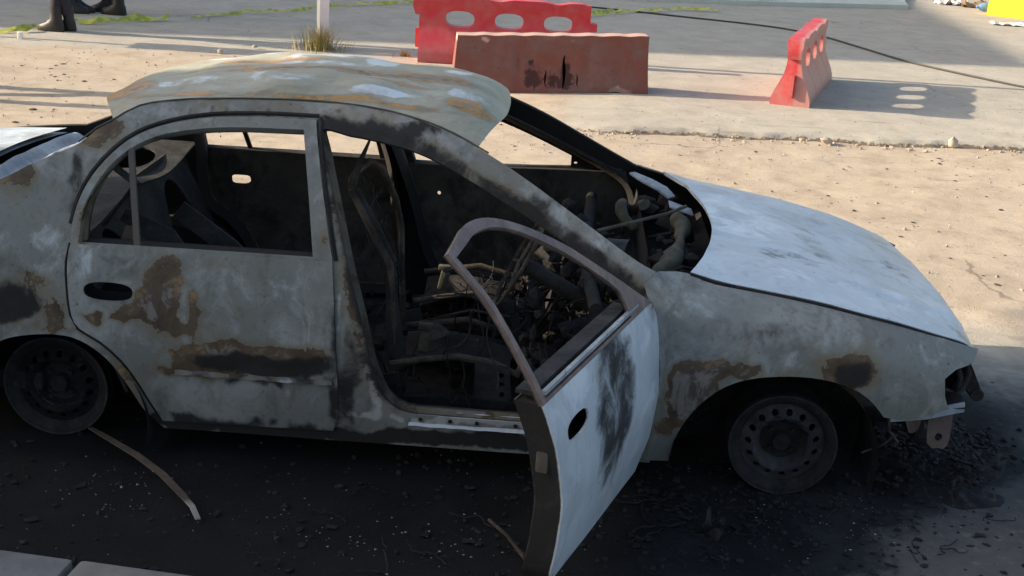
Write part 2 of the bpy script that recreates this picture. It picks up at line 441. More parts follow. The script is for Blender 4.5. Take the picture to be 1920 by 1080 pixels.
# outlines, (x along the car, z up)
C = 1
RD_BODY = [(.072, .742, C), (.065, .683), (.07, .6), (.081, .51), (.107, .467), (.178, .426), (.244, .362), (.292, .285), (.33, .203), (.362, .135, C), (.62, .138), (.945, .145, C), (.965, .225), (.961, .369), (.95, .554), (.932, .742, C)]
RD_FRAME = [(.072, .742, C), (.070, .798), (.085, .878), (.119, .952), (.178, 1.026), (.246, 1.078), (.345, 1.115), (.481, 1.139), (.658, 1.150), (.825, 1.151, C), (.862, 1.02), (.932, .742, C)]
RD_WIN = [(.101, .749, C), (.100, .832), (.118, .896), (.169, .979), (.229, 1.036), (.317, 1.079), (.437, 1.104), (.578, 1.117), (.79, 1.122, C), (.826, .98), (.868, .752, C), (.542, .751)]
FD_BODY = [(.985, .735, C), (1.035, .56), (1.075, .4), (1.12, .27), (1.17, .195), (1.25, .165), (1.6, .15), (1.93, .143, C), (1.985, .27), (2.004, .42), (1.996, .54), (1.975, .63), (1.94, .735, C)]
FD_FRAME = [(.985, .735, C), (.935, .92), (.875, 1.128, C), (1.03, 1.118), (1.17, 1.092), (1.30, 1.048), (1.45, .981), (1.58, .916), (1.73, .838), (1.86, .768), (1.94, .735, C)]
FD_WIN = [(1.022, .742, C), (.970, .94), (.925, 1.092, C), (1.03, 1.086), (1.16, 1.058), (1.29, 1.014), (1.43, .951), (1.56, .888), (1.68, .824), (1.775, .770, C), (1.80, .742, C)]
FDO_BODY = [(.985, .722, C), (1.03, .56), (1.062, .4), (1.085, .27), (1.105, .17), (1.14, .125, C), (1.6, .122), (1.93, .125, C), (1.985, .27), (2.004, .42), (1.996, .54), (1.975, .63), (1.94, .722, C)]
FDO_FRAME = [(.985, .722, C), (.935, .92), (.872, 1.118, C), (.95, 1.132), (1.05, 1.147), (1.17, 1.138), (1.30, 1.095), (1.45, 1.020), (1.58, .942), (1.73, .850), (1.86, .768), (1.94, .722, C)]
FDO_WIN = [(1.008, .732, C), (.956, .93), (.899, 1.104, C), (.97, 1.114), (1.06, 1.125), (1.17, 1.116), (1.29, 1.075), (1.43, 1.001), (1.56, .922), (1.66, .857), (1.712, .816, C), (1.74, .732, C)]
HANDLE_R = [(q[0], q[1]) for q in ell(.203, .598, .082, .030, 18, 2.6)]
HANDLE_F = [(q[0], q[1]) for q in ell(1.19, .598, .082, .030, 18, 2.6)]
OPEN_F = [(.850, 1.122), (.95, 1.112), (1.026, 1.104), (1.171, 1.078), (1.30, 1.032), (1.447, .964), (1.574, .900), (1.719, .822), (1.845, .750), (1.935, .685), (1.968, .6), (1.985, .45), (1.97, .30), (1.90, .236), (1.62, .228), (1.30, .230), (1.19, .236), (1.125, .282), (1.076, .40), (1.035, .561), (.983, .728), (.934, .883), (.881, 1.036)]
OPEN_R = [(.10, .73), (.092, .66), (.095, .6), (.105, .52), (.13, .485), (.195, .443), (.262, .375), (.312, .295), (.35, .215), (.385, .165), (.62, .16), (.92, .165), (.94, .23), (.936, .37), (.925, .55), (.905, .74), (.84, 1.0), (.80, 1.128), (.65, 1.128), (.48, 1.117), (.352, 1.093), (.262, 1.058), (.198, 1.008), (.142, .94), (.110, .87), (.098, .80)]
SIDE = [(-.93, .22, C), (-.97, .45), (-.95, .66), (-.90, .765, C), (-.60, .80), (-.42, .815, C), (-.187, .918), (-.088, .972), (.05, 1.037), (.102, 1.082), (.149, 1.108), (.224, 1.153), (.345, 1.175), (.467, 1.185), (.64, 1.193), (.827, 1.196), (1.008, 1.188), (1.16, 1.166), (1.288, 1.133), (1.418, 1.081), (1.565, 1.007), (1.747, .901), (1.892, .816), (1.99, .766, C), (2.05, .66), (2.06, .45), (2.04, .25), (2.02, .10, C), (1.62, .10), (1.0, .10), (.36, .10, C), (.30, .167), (.254, .261), (.19, .358), (.107, .421), (.018, .437), (-.09, .425), (-.164, .40), (-.235, .34), (-.285, .25), (-.30, .16, C), (-.6, .17)]
FEND = [(1.945, .738, C), (1.99, .772, C), (2.09, .757), (2.18, .728), (2.38, .70), (2.57, .67), (2.83, .615), (3.0, .563), (3.105, .528, C), (3.07, .505), (3.0, .500), (2.955, .478, C), (2.962, .42), (2.985, .372, C), (2.86, .335), (2.765, .345, C), (2.725, .392), (2.667, .436), (2.577, .465), (2.472, .474), (2.335, .46), (2.235, .422), (2.157, .345), (2.10, .237), (2.08, .118, C), (1.965, .112, C), (2.006, .272), (2.019, .415), (2.008, .54), (1.985, .626)]

ST_RD = [(0, .36, .57, .070, .10, 1.0), (0, .29, .53, .10, .035, .7), (0, .40, .66, .055, .07, .75), (0, .47, .545, .022, .07, .85), (0, .43, .50, .07, .025, .8), (0, .15, .515, .04, .02, .8),
 (0, .66, .430, .28, .040, .85), (1, .72, .385, .27, .045, .85), (0, .52, .37, .12, .05, .8), (0, .45, .335, .12, .018, .75), (1, .95, .42, .022, .30, .6), (1, .62, .150, .42, .020, .6), (0, .84, .40, .12, .03, .75), (1, .70, .325, .25, .010, .5),
 (1, .21, .60, .11, .05, .30), (2, .80, .60, .13, .10, .30), (2, .10, .68, .04, .10, .45), (2, .75, .27, .22, .05, .22), (1, .24, .70, .08, .030, .42), (1, .75, .67, .16, .022, .25), (0, .55, .72, .12, .02, .35), (2, .90, .68, .05, .05, .4)]
ST_SIDE = [(1, -.16, .62, .12, .10, .42), (1, -.13, .53, .12, .07, .75), (0, -.06, .55, .13, .09, .55), (0, .03, .50, .05, .06, .75), (0, .02, .445, .14, .018, .6), (2, -.02, .72, .09, .12, .40), (1, -.02, .87, .10, .10, .38), (0, .12, 1.07, .10, .06, .75), (0, -.14, .93, .07, .05, .6), (1, .06, .93, .03, .10, .5), (0, .25, .30, .05, .14, .5),
 (1, .985, .86, .03, .32, .25), (0, .97, .90, .04, .25, .35), (1, 1.0, .34, .04, .22, .5), (0, 1.04, .60, .03, .20, .6), (2, 1.085, .33, .018, .14, .7), (2, .955, .45, .012, .25, .5),
 (2, 1.45, .215, .5, .02, .9), (1, 1.5, .14, .6, .035, .95), (1, .7, .12, .6, .035, 1.0), (2, 1.72, .90, .22, .10, .40), (0, .45, 1.18, .40, .015, .32), (2, .6, 1.185, .4, .012, .3), (1, .5, 1.160, .45, .008, .5), (1, 1.08, 1.13, .22, .020, .55), (1, 1.55, .95, .18, .025, .4), (1, -.55, .55, .2, .3, .4)]
ST_FE = [(0, 2.13, .37, .10, .12, 1.25), (0, 2.22, .47, .15, .035, .95), (0, 2.06, .27, .05, .06, .7), (1, 2.64, .495, .075, .05, .75), (0, 2.62, .50, .11, .065, .75), (2, 2.46, .52, .05, .05, .4), (1, 2.36, .58, .16, .05, .28), (1, 2.62, .42, .2, .025, .5), (0, 2.40, .48, .12, .02, .5), (2, 2.15, .68, .14, .06, .35), (2, 2.92, .55, .12, .05, .30), (2, 2.48, .53, .06, .05, .25), (1, 2.45, .63, .35, .03, .22)]
ST_FRAME = [(0, .90, .82, .03, .10, .5), (0, .10, .80, .03, .10, .55), (1, .30, 1.08, .10, .02, .3), (0, .16, .98, .05, .05, .4), (2, .55, 1.14, .25, .02, .3), (2, .80, .90, .02, .12, .25)]

def build_door(name, body, frame, win, handle, sd, ihole=None, ft=.028, mat=M_SIDE, fmat=M_SIDE, stains=(), dep=.085, parent=None, innerholes=()):
    o = OUT[sd]; SF = SURF[sd]
    d = panel(name, body, SF(-.006), mat, None, [handle], .008, .032, o, stains, warp=.0015)
    carpart(d)
    f = panel('window_frame', frame, SF(-.005), fmat, d, [win], ft, .03, o, ST_FRAME if sd == 0 else (), inner=(.2, .5, 0))
    ip = panel('inner_panel', body, SF(dep), M_RUST, d, ([handle] if ihole is None else ihole)+list(innerholes), .006, .045, -o, () if sd == 0 else [(1, .6, .4, 3, 1, .20)], inner=(.1, .6, 0), warp=.004)
    mb = MB(); bd = curve(body, .03)
    q = lambda off, k=1.0: [Vector(SF(off)(p[0], p[1])) for p in bd]
    mb.loft([q(.002), q(.03), q(dep+.001)], True)
    burn_ = []
    for L_ in range(3):
        for p in bd: burn_.append((.25+.3*noise.noise(Vector((p[0]*5, p[1]*5, 1))), .42+.4*noise.noise(Vector((p[0]*4, p[1]*4, 7))) if p[1] < .7 else .75, .1))
    mb.build('door_edge', M_RUST, d, 40, burn_)
    return d, f, ip

# near side: body side, rear door
OF_C, OR_C = curve(OPEN_F, .05), curve(OPEN_R, .05)
def loopdist(p, lp):
    d = 9.
    for i in range(len(lp)):
        a, ab = lp[i-1], lp[i]-lp[i-1]; t = max(0, min(1, (p-a).dot(ab)/max(1e-9, ab.length_squared))); d = min(d, (p-a-ab*t).length)
    return d
def smoked(v, c):
    # fire came out of the openings: soot and rust crust their lips
    d = loopdist(v, OF_C); k = sm(((.036 if v[0] < 1.12 and v[1] < 1.08 else .062)-d)/.04); low = sm((v[1]-.20)/.12)
    c[1] = max(c[1], .62*k*low); c[0] = max(c[0], .50*sm((.075-d)/.05)*low)
    d2 = loopdist(v, OR_C); c[1] = max(c[1], .5*sm((.04-d2)/.03)); c[0] = max(c[0], .35*sm((.07-d2)/.05))
    if v[0] > .9 and v[0] < 1.1 and v[1] > .3: c[0] = max(c[0], .28)
    return c
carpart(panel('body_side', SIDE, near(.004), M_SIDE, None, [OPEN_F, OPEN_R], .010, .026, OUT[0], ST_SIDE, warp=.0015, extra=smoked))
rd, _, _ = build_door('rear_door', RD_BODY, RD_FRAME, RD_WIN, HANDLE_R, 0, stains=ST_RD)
mb = MB(); mb.strip([(.230, YS(.23, 1.035)+.004, 1.035), (.262, YS(.262, .89)+.004, .89), (.290, YS(.29, .745)+.004, .745)], .020, .012, Vector((0, -1, 0))); mb.build('window_divider', M_RUST, rd)
# moulding strips along the rear door
mb = MB(); mb.strip([(x, YS(x, .335)-.010, .335) for x in [.42+.021*i for i in range(26)]], [.015+.006*math.sin(i*1.7)*math.sin(i*.6) for i in range(26)], .007, Vector((0, -1, 0))); mb.build('side_moulding', M_SIDE, rd, 38, [(.35+.5*noise.noise(v*9), .25+.5*noise.noise(v*13), .2+.6*noise.noise(v*17)) for v in mb.v])
def jamb(loop, sd, name, mat=M_RUST, d1=.03, d2=.085, inset=.028):
    SF = SURF[sd]; bd = curve(loop, .035); c = sum(bd, Vector((0, 0)))/len(bd)
    n = len(bd); nin = []
    for i in range(n):
        t = (bd[(i+1) % n]-bd[i-1]).normalized(); nn = Vector((-t[1], t[0]))
        if nn.dot(c-bd[i]) < 0: nn = -nn
        nin.append(nn)
    def lp(k, off): return [Vector(SF(off)(*(bd[i]+nin[i]*k))) for i in range(n)]
    loops = [lp(-.012, .015), lp(.0, d1), lp(.006, d1+.012), lp(inset, d1+.016), lp(inset, d1+.020), lp(.004, d2), lp(-.02, d2+.03)]
    mb = MB(); mb.loft(loops, True); bu = []
    for li in range(len(loops)):
        for i in range(n):
            p = bd[i]; q = noise.noise(Vector((p[0]*4, p[1]*4, li*.3)))
            low = p[1] < .3
            bu.append((.28+.3*q, (.05 if low else .18)+(.5 if li > 4 else 0), .55 if low and li < 4 else .1))
    return carpart(mb.build(name, mat, None, 45, bu))
jamb(OPEN_F, 0, 'door_jamb', M_RUST, inset=.012)
jamb(OPEN_R, 0, 'door_jamb', M_RUST, inset=.010)
def seal(loop, off, name, r_, mat, grow=0., rng=None):
    bd = curve(loop, .04, False); pts = []
    for i, q in enumerate(bd):
        t = (bd[min(i+1, len(bd)-1)]-bd[max(i-1, 0)]).normalized(); pts.append(near(off)(*(q+Vector((-t[1], t[0]))*grow)))
    mb = MB(); mb.tube(pts, r_, 6); return carpart(mb.build(name, mat))
seal([(.064, .80), (.079, .880), (.113, .956), (.172, 1.031), (.242, 1.084), (.343, 1.122), (.481, 1.147), (.658, 1.158), (.832, 1.160)], .003, 'door_seal', .0085, M_SOOT)
seal([(.943, .742), (.872, 1.02), (.838, 1.155)], .003, 'door_seal', .007, M_SOOT)
seal([(.067, .742), (.058, .683), (.063, .6), (.074, .508), (.100, .461), (.172, .419), (.237, .356), (.285, .280), (.324, .198), (.352, .14)], .003, 'door_seal', .0042, M_SOOT)
seal([(.05, 1.043), (.102, 1.088), (.149, 1.114), (.224, 1.158), (.345, 1.180), (.467, 1.190), (.64, 1.198), (.827, 1.201), (1.008, 1.193), (1.16, 1.171), (1.288, 1.138), (1.41, 1.088)], .004, 'roof_gutter', .003, M_RUST)
mb = MB(); mb.grid(lambda u, v: Vector((1.20+.72*u, YS(1.2+.72*u, .2)-.003+.05*v, .188+.044*min(1, v*1.5)+.003*noise.noise(Vector((u*14, v*4, 0))))), 30, 6)
carpart(mb.build('sill_plate', M_DOOR, None, 45, [(.05+.3*noise.noise(Vector((i*.3, 0, 0))), .12*(i//31 > 4), .3) for i in range(len(mb.v))]))
# sill with drain holes
for x in (1.24, 1.34, 1.43, 1.56, 1.68, 1.79): mb = MB(); mb.tube([(x, YS(x, .2)-.002, .2125), (x, YS(x, .2)+.022, .2125)], .0075, 8); carpart(mb.build('sill_hole', M_SOOT))
# far side
carpart(panel('body_side', SIDE, far(.004), M_RUST, None, [OPEN_F, OPEN_R], .012, .045, OUT[1], [(2, .7, 1.17, 1., .06, .3)], inner=(.1, .8, 0)))
jamb(OPEN_F, 1, 'door_jamb', M_RUST, inset=.012); jamb(OPEN_R, 1, 'door_jamb', M_RUST, inset=.010)
frd, _, _ = build_door('rear_door', RD_BODY, RD_FRAME, RD_WIN, HANDLE_R, 1, [ell(.245, .598, .042, .021, 16, 4)], fmat=M_SOOTGREY, dep=.03)
mb = MB(); mb.strip([(.230, W-YS(.23, 1.035), 1.035), (.262, W-YS(.262, .89), .89), (.290, W-YS(.29, .745), .745)], .018, .012, Vector((0, 1, 0))); mb.build('window_divider', M_SOOT, frd)
ffd, _, _ = build_door('front_door', FD_BODY, FD_FRAME, FD_WIN, HANDLE_F, 1, [ell(1.13, .60, .008, .010, 8)], fmat=M_SOOTGREY, dep=.05)
# perforated burnt mirror corner of the far door
carpart(panel('mirror_corner', [(1.70, .745, C), (1.70, .83, C), (1.77, .80), (1.88, .745, C)], far(.012), M_SOOT, None, [ell(1.72+.045*i, .765+.012*(i % 2), .008, .007, 8) for i in range(3)], .006, .02, OUT[1]))

# open near front door: closed geometry swung about the hinge
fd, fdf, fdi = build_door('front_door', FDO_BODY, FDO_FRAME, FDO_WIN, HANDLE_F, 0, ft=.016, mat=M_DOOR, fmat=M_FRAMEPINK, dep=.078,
    stains=[(1, 1.50, .55, .22, .32, .78), (0, 1.50, .54, .17, .36, .45), (1, 1.62, .25, .10, .09, .4), (1, 1.20, .14, .2, .03, .5), (0, 1.48, .66, .10, .10, .35), (0, 1.52, .45, .09, .30, .40), (1, 1.48, .48, .08, .22, .30), (0, 1.93, .70, .05, .04, .8), (2, 1.2, .68, .2, .08, .4), (2, 1.8, .45, .12, .3, .35), (1, 1.52, .27, .12, .1, .35), (1, 1.05, .6, .05, .15, .2), (0, 1.75, .22, .2, .03, .3)])
fd['label'] = 'ash-white front door standing wide open'
hx, hy = 1.985, .045
fd.matrix_basis = Matrix.Translation(OFF*0+Vector((hx, hy, -.03))) @ Matrix.Rotation(rad(70), 4, 'Z') @ Matrix.Rotation(rad(.8), 4, 'Y') @ Matrix.Translation((-hx, -hy, 0))
mb = MB()
mb.strip([(1.795, YS(1.78, .76)+.012, .745), (1.775, YS(1.76, .8)+.012, .80)], .022, .014, Vector((0, -1, 0)))
mb.strip([(x, YS(x, .735)+.05, .742) for x in (1.00, 1.25, 1.5, 1.80)], .05, .012, Vector((0, 0, 1)))
mb.build('belt_channel', M_SOOTGREY, fd)
mb = MB(); mb.strip([(x, YS(x, .735)+.004, .743) for x in (1.02, 1.25, 1.5, 1.82)], .012, .012, Vector((0, 0, 1))); mb.build('belt_edge', M_PALE, fd)
mb = MB()
mb.box((1.036, YS(1.05, .55)+.042, .55), (.018, .035, .08), None, .006); mb.build('latch', M_RUST, fd)

# fenders, hood
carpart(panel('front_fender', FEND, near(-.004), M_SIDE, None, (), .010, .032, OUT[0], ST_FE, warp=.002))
carpart(panel('front_fender', FEND, far(-.004), M_SIDE, None, (), .010, .05, OUT[1], [(2, 2.5, .6, .6, .2, .4)]))
def hood_pt(u, v, dz=0.):
    k = 1-(2*v-1)**2
    xr = 2.10+.128*k; xf = 3.10+.035*k
    x = xr+(xf-xr)*u
    ysd = .145+taper(x); y = ysd+(W-2*ysd)*v
    z = zs(x)+.010+(.032-.022*u)*(1-abs(2*v-1)**2.6)-.035*max(0, (u-.93)/.07)**2*.6
    z += .006*noise.noise(Vector((x*1.8, y*1.8, 4)))+.003*noise.noise(Vector((x*5, y*5, 2)))
    # raised crease lines
    for c_ in (.20, .80): z += .005*math.exp(-((v-c_-.04*(u-.5)*(1 if c_ < .5 else -1))/.03)**2)
    return Vector((x, y, z+dz))
HST = [(1, 2.50, .54, .20, .10, .50), (1, 2.62, .85, .09, .28, .52), (1, 2.76, 1.25, .12, .22, .52), (1, 2.92, .80, .14, .28, .48), (0, 2.75, .75, .22, .22, .22), (0, 2.30, 1.35, .10, .10, .42), (0, 2.95, 1.1, .12, .35, .30), (0, 2.62, 1.15, .14, .2, .28), (1, 2.72, 1.35, .20, .05, .22), (2, 2.35, .95, .2, .35, .45), (2, 2.85, .35, .25, .15, .35), (0, 3.07, .30, .03, .05, .8), (1, 2.45, .35, .12, .1, .2), (2, 2.55, .30, .5, .10, .25)]
mb = MB(); NU, NV = 40, 50
mb.grid(lambda u, v: hood_pt(u, v), NU, NV); kk = len(mb.v)
hb_ = [stain_eval(HST, q.x, q.y) for q in mb.v]
bnd = [i for i in range(NU+1)]+[(j)*(NU+1)+NU for j in range(1, NV+1)]+[NV*(NU+1)+i for i in range(NU-1, -1, -1)]+[j*(NU+1) for j in range(NV-1, 0, -1)]
lo = len(mb.v); ctr = Vector((2.6, .845, 0))
for i in bnd:
    q = mb.v[i]; dd = (Vector((ctr.x, ctr.y, 0))-Vector((q.x, q.y, 0))).normalized()
    mb.v.append(q+Vector((0, 0, -.016))+dd*.003); hb_.append((.3, .5, 0))
lo2 = len(mb.v)
for i in bnd:
    q = mb.v[i]; dd = (Vector((ctr.x, ctr.y, 0))-Vector((q.x, q.y, 0))).normalized()
    mb.v.append(q+Vector((0, 0, -.020))+dd*.05); hb_.append((.3, .7, 0))
nb = len(bnd)
for i in range(nb):
    j = (i+1) % nb
    mb.f.append((bnd[j], bnd[i], lo+i, lo+j)); mb.f.append((lo+j, lo+i, lo2+i, lo2+j))
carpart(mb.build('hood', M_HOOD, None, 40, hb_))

for sd_ in (0, 1):
    mb = MB(); pts = [hood_pt(u_/24, sd_) for u_ in range(25)]; mb.tube([q+Vector((0, (-.005 if sd_ == 0 else .005), -.007)) for q in pts], .0055, 6); carpart(mb.build('hood_seam', M_SOOT))
# roof
def ditch(x): return interp(x, [.0, .05, .102, .149, .224, .345, .467, .64, .827, 1.008, 1.16, 1.288, 1.40], [1.0, 1.037, 1.082, 1.108, 1.153, 1.175, 1.185, 1.193, 1.196, 1.188, 1.166, 1.133, 1.088])
RCX = [-.075, -.055, -.03, .01, .08, .14, .3, .5, .72, .94, 1.1, 1.25, 1.34, 1.40, 1.43, 1.47]; RCZ = [.985, 1.03, 1.075, 1.115, 1.150, 1.170, 1.205, 1.232, 1.246, 1.250, 1.243, 1.228, 1.208, 1.178, 1.150, 1.09]
def rcz(x): return (interp(x-.03, RCX, RCZ)+2*interp(x, RCX, RCZ)+interp(x+.03, RCX, RCZ))/4+.014
def roof_pt(u, v):
    k = 1-abs(2*v-1)**2.4
    x0 = .15-.185*(1-abs(2*v-1)**1.45); x1 = 1.375+.075*k
    x = x0+(x1-x0)*u
    zd = ditch(.15+1.225*u); yd = ZP(zd)+.012
    y = yd+(W-2*yd)*v
    c_ = 1-abs(2*v-1)**2.3
    z = (zd+.005)*(1-c_)+rcz(x)*c_
    p_ = Vector((x*2.0, y*2.2, 7)); z += (.017*noise.noise(p_)+.014*noise.noise(p_*2.7)+.016*(abs(noise.noise(Vector((x*3+y*2.5, y*3.5-x, 3))))-.3))*min(1, 10*v*(1-v))*min(1, u*6)*min(1, (1-u)*6+.15)
    return Vector((x, y, z))
RST = []
rr2 = random.Random(5)
for (x, y, rx, ry, a) in [(.30, .62, .14, .05, .65), (.55, .70, .05, .11, .6), (.70, .60, .10, .05, .5), (.85, 1.2, .30, .06, .85), (.45, 1.15, .22, .06, .9), (.62, .95, .05, .14, .6), (.95, .98, .06, .12, .7), (1.24, .98, .06, .05, .8), (1.02, .52, .12, .03, .8), (1.30, .62, .07, .07, .6), (.80, .86, .09, .04, .6), (.18, .52, .08, .04, .5), (.72, 1.08, .10, .05, .6)]: RST.append((2, x, y, rx*1.15, ry*1.25, a*.85))
for (x, y, rx, ry, a) in [(.85, .74, .45, .030, .95), (1.20, .78, .16, .05, .85), (.55, .92, .22, .03, .7), (.30, .45, .2, .03, .5), (1.08, 1.08, .2, .04, .7), (.10, .6, .08, .14, .7), (1.32, .50, .08, .05, .7), (.9, .43, .4, .02, .55), (.40, .82, .16, .025, .6), (1.02, .64, .14, .025, .65)]: RST.append((0, x, y, rx, ry, a))
mb = MB(); mb.grid(roof_pt, 46, 40); nr = len(mb.v)
bu = [stain_eval(RST, q.x, q.y) for q in mb.v]
mb2 = MB(); mb2.grid(lambda u, v: roof_pt(u, v)+Vector((-.005*max(0, (u-.9)*10), 0, -.006)), 46, 40)
up = mb2.f; mb.add(mb2.v, [f[::-1] for f in up]); bu += [(.1, .8, 0)]*nr
bnd = [i for i in range(47)]+[j*47+46 for j in range(1, 41)]+[40*47+i for i in range(45, -1, -1)]+[j*47 for j in range(39, 0, -1)]
for i in range(len(bnd)):
    a, b_ = bnd[i], bnd[(i+1) % len(bnd)]; mb.f.append((b_, a, a+nr, b_+nr))
roof = carpart(mb.build('roof', M_ROOF, None, 40, bu))
mb = MB()
for x in (.42, .72, 1.02): mb.strip([(x, .40+.89*t, 1.165+.022*(1-(2*t-1)**2)-.018) for t in [i/10 for i in range(11)]], .05, .008)
mb.build('roof_bow', M_SOOT, roof)
# front and rear header below the roof
mb = MB()
mb.strip([(1.27+.05*(1-(2*t-1)**2), .34+1.01*t, 1.105+.045*(1-(2*t-1)**4)) for t in [i/14 for i in range(15)]], .07, .012)
carpart(mb.build('windscreen_header', M_RUST))
mb = MB(); mb.grid(lambda u, v: Vector((.085-.06*(1-(2*v-1)**2)-.03*u, .27+1.15*v, 1.035+.02*(1-(2*v-1)**4)-.06*u-.02*abs(2*v-1)**3)), 4, 14)
carpart(mb.build('rear_window_header', M_RUST))

# rear deck, trunk lid, tail
def trunk_pt(u, v):
    x = -.47-.45*u; y = .20+1.29*v
    z = .815-.035*u+.025*(1-(2*v-1)**2)-.05*max(0, u-.9)*4+.006*noise.noise(Vector((x*3, y*3, 1)))
    return Vector((x-.02*(1-(2*v-1)**2), y, z))
mb = MB(); mb.grid(trunk_pt, 14, 30); mb.grid(lambda u, v: trunk_pt(u, v)-Vector((0, 0, .02)), 14, 30)
carpart(mb.build('trunk_lid', M_HOOD, None, 40, [(.15+.5*noise.noise(v*5), .15+.5*noise.noise(v*4), .3) for v in mb.v]))
mb = MB(); mb.grid(lambda u, v: Vector((-.93-.03*math.sin(v*3.14), .14+1.41*v, .20+.55*u)), 6, 12); carpart(mb.build('tail_panel', M_SIDE, None, 40, [(.2, .3, 0)]*len(mb.v)))
mb = MB()
mb.grid(lambda u, v: Vector((-.47+.16*u, .17+1.35*v, .775+.028*math.sin(u*9)*.5+.03*(1-(2*v-1)**2)+.006*noise.noise(Vector((u*3, v*14, 0))))), 8, 30)
carpart(mb.build('rear_deck', M_PALE, None, 50))
carpart(panel('parcel_shelf', [(-.36, .16, C), (.08, .16, C), (.08, 1.53, C), (-.36, 1.53, C)], lambda a, b: (a, b, .76-.02*math.sin(b*7)), M_SOOTGREY, None, [ell(-.12, .42, .09, .14, 16), ell(-.12, 1.27, .09, .14, 16), ell(-.15, .845, .08, .10, 14)], .008, .06, Vector((0, 0, 1)), inner=(.1, .6, 0)))
# seat-back bulkhead with big cut-outs
carpart(panel('seat_bulkhead', [(.12, .20, C), (.12, .76, C), (1.57, .76, C), (1.57, .20, C)], lambda a, b: (.22-.22*(b-.2)/.56, a, b), M_SOOTGREY, None,
    [[(.28, .36), (.40, .62), (.52, .66), (.70, .46), (.60, .34)], [(.98, .36), (1.08, .50), (1.18, .66), (1.32, .64), (1.42, .40), (1.2, .32)]], .012, .05, Vector((1, 0, 0)), inner=(.1, .6, 0)))
mb = MB()
mb.strip([(.10, .16, .46), (.17, .20, .60), (.20, .3, .74)], .05, .02); mb.strip([(.12, .24, .76), (.25, .20, .92), (.05, .30, 1.02)], .03, .01)
mb.strip([(.16, .32, .78), (.30, .34, .70), (.42, .36, .50), (.52, .37, .36)], [.05, .08, .09, .06], .014, Vector((0, -1, 0)))
mb.strip([(.30, .50, .76), (.48, .52, .62), (.66, .54, .44)], .07, .014, Vector((0, -1, 0)))
carpart(mb.build('seat_brace', M_SOOTGREY))

# floor, firewall, wheel houses, underbody
mb = MB(); mb.grid(lambda u, v: Vector((-.9+2.85*u, (.09 if -.9+2.85*u > .40 else .40)+(1.51 if -.9+2.85*u > .40 else .89)*v, .115+.035*math.exp(-((v-.5)/.09)**2)*2.4+.006*noise.noise(Vector((u*20, v*12, 0))))), 50, 30)
carpart(mb.build('floor_pan', M_SOOT))
mb = MB(); mb.grid(lambda u, v: Vector((1.93+.06*u, .06+1.57*v, .12+.56*u)), 10, 16); carpart(mb.build('firewall', M_SOOT))
mb = MB(); mb.grid(lambda u, v: Vector((1.94+.33*u, .10+1.49*v, .60-.10*math.sin(u*3.14))), 10, 16); carpart(mb.build('cowl_tray', M_SOOT))
for c_, z_ in (((2.5, .845, .17), (1.0, .80, .06)), ((-.5, .845, .19), (.8, 1.35, .07))): mb = MB(); mb.box(c_, z_, None, .01); carpart(mb.build('underbody', M_SOOT))
for cx, cz, sd, rr_, x_ in ((2.43, .15, 0, .345, 0), (2.43, .15, 1, .345, 0), (-.01, .12, 0, .325, 0), (-.01, .12, 1, .325, 0)):
    mb = MB(); loops = []
    for d_ in (.016, .10, .32, .36):
        lp = []
        for k in range(25):
            t = math.pi*(-.08+1.16*k/24); q = rr_ if d_ < .35 else rr_*.1
            x = cx+math.cos(t)*q; z = cz+math.sin(t)*q
            y0 = YS(max(min(x, 2.8), -.3), .4)+d_; lp.append(Vector((x, y0 if sd == 0 else W-y0, max(z, .02))))
        loops.append(lp)
    mb.loft(loops, False); carpart(mb.build('wheel_house', M_SOOT))

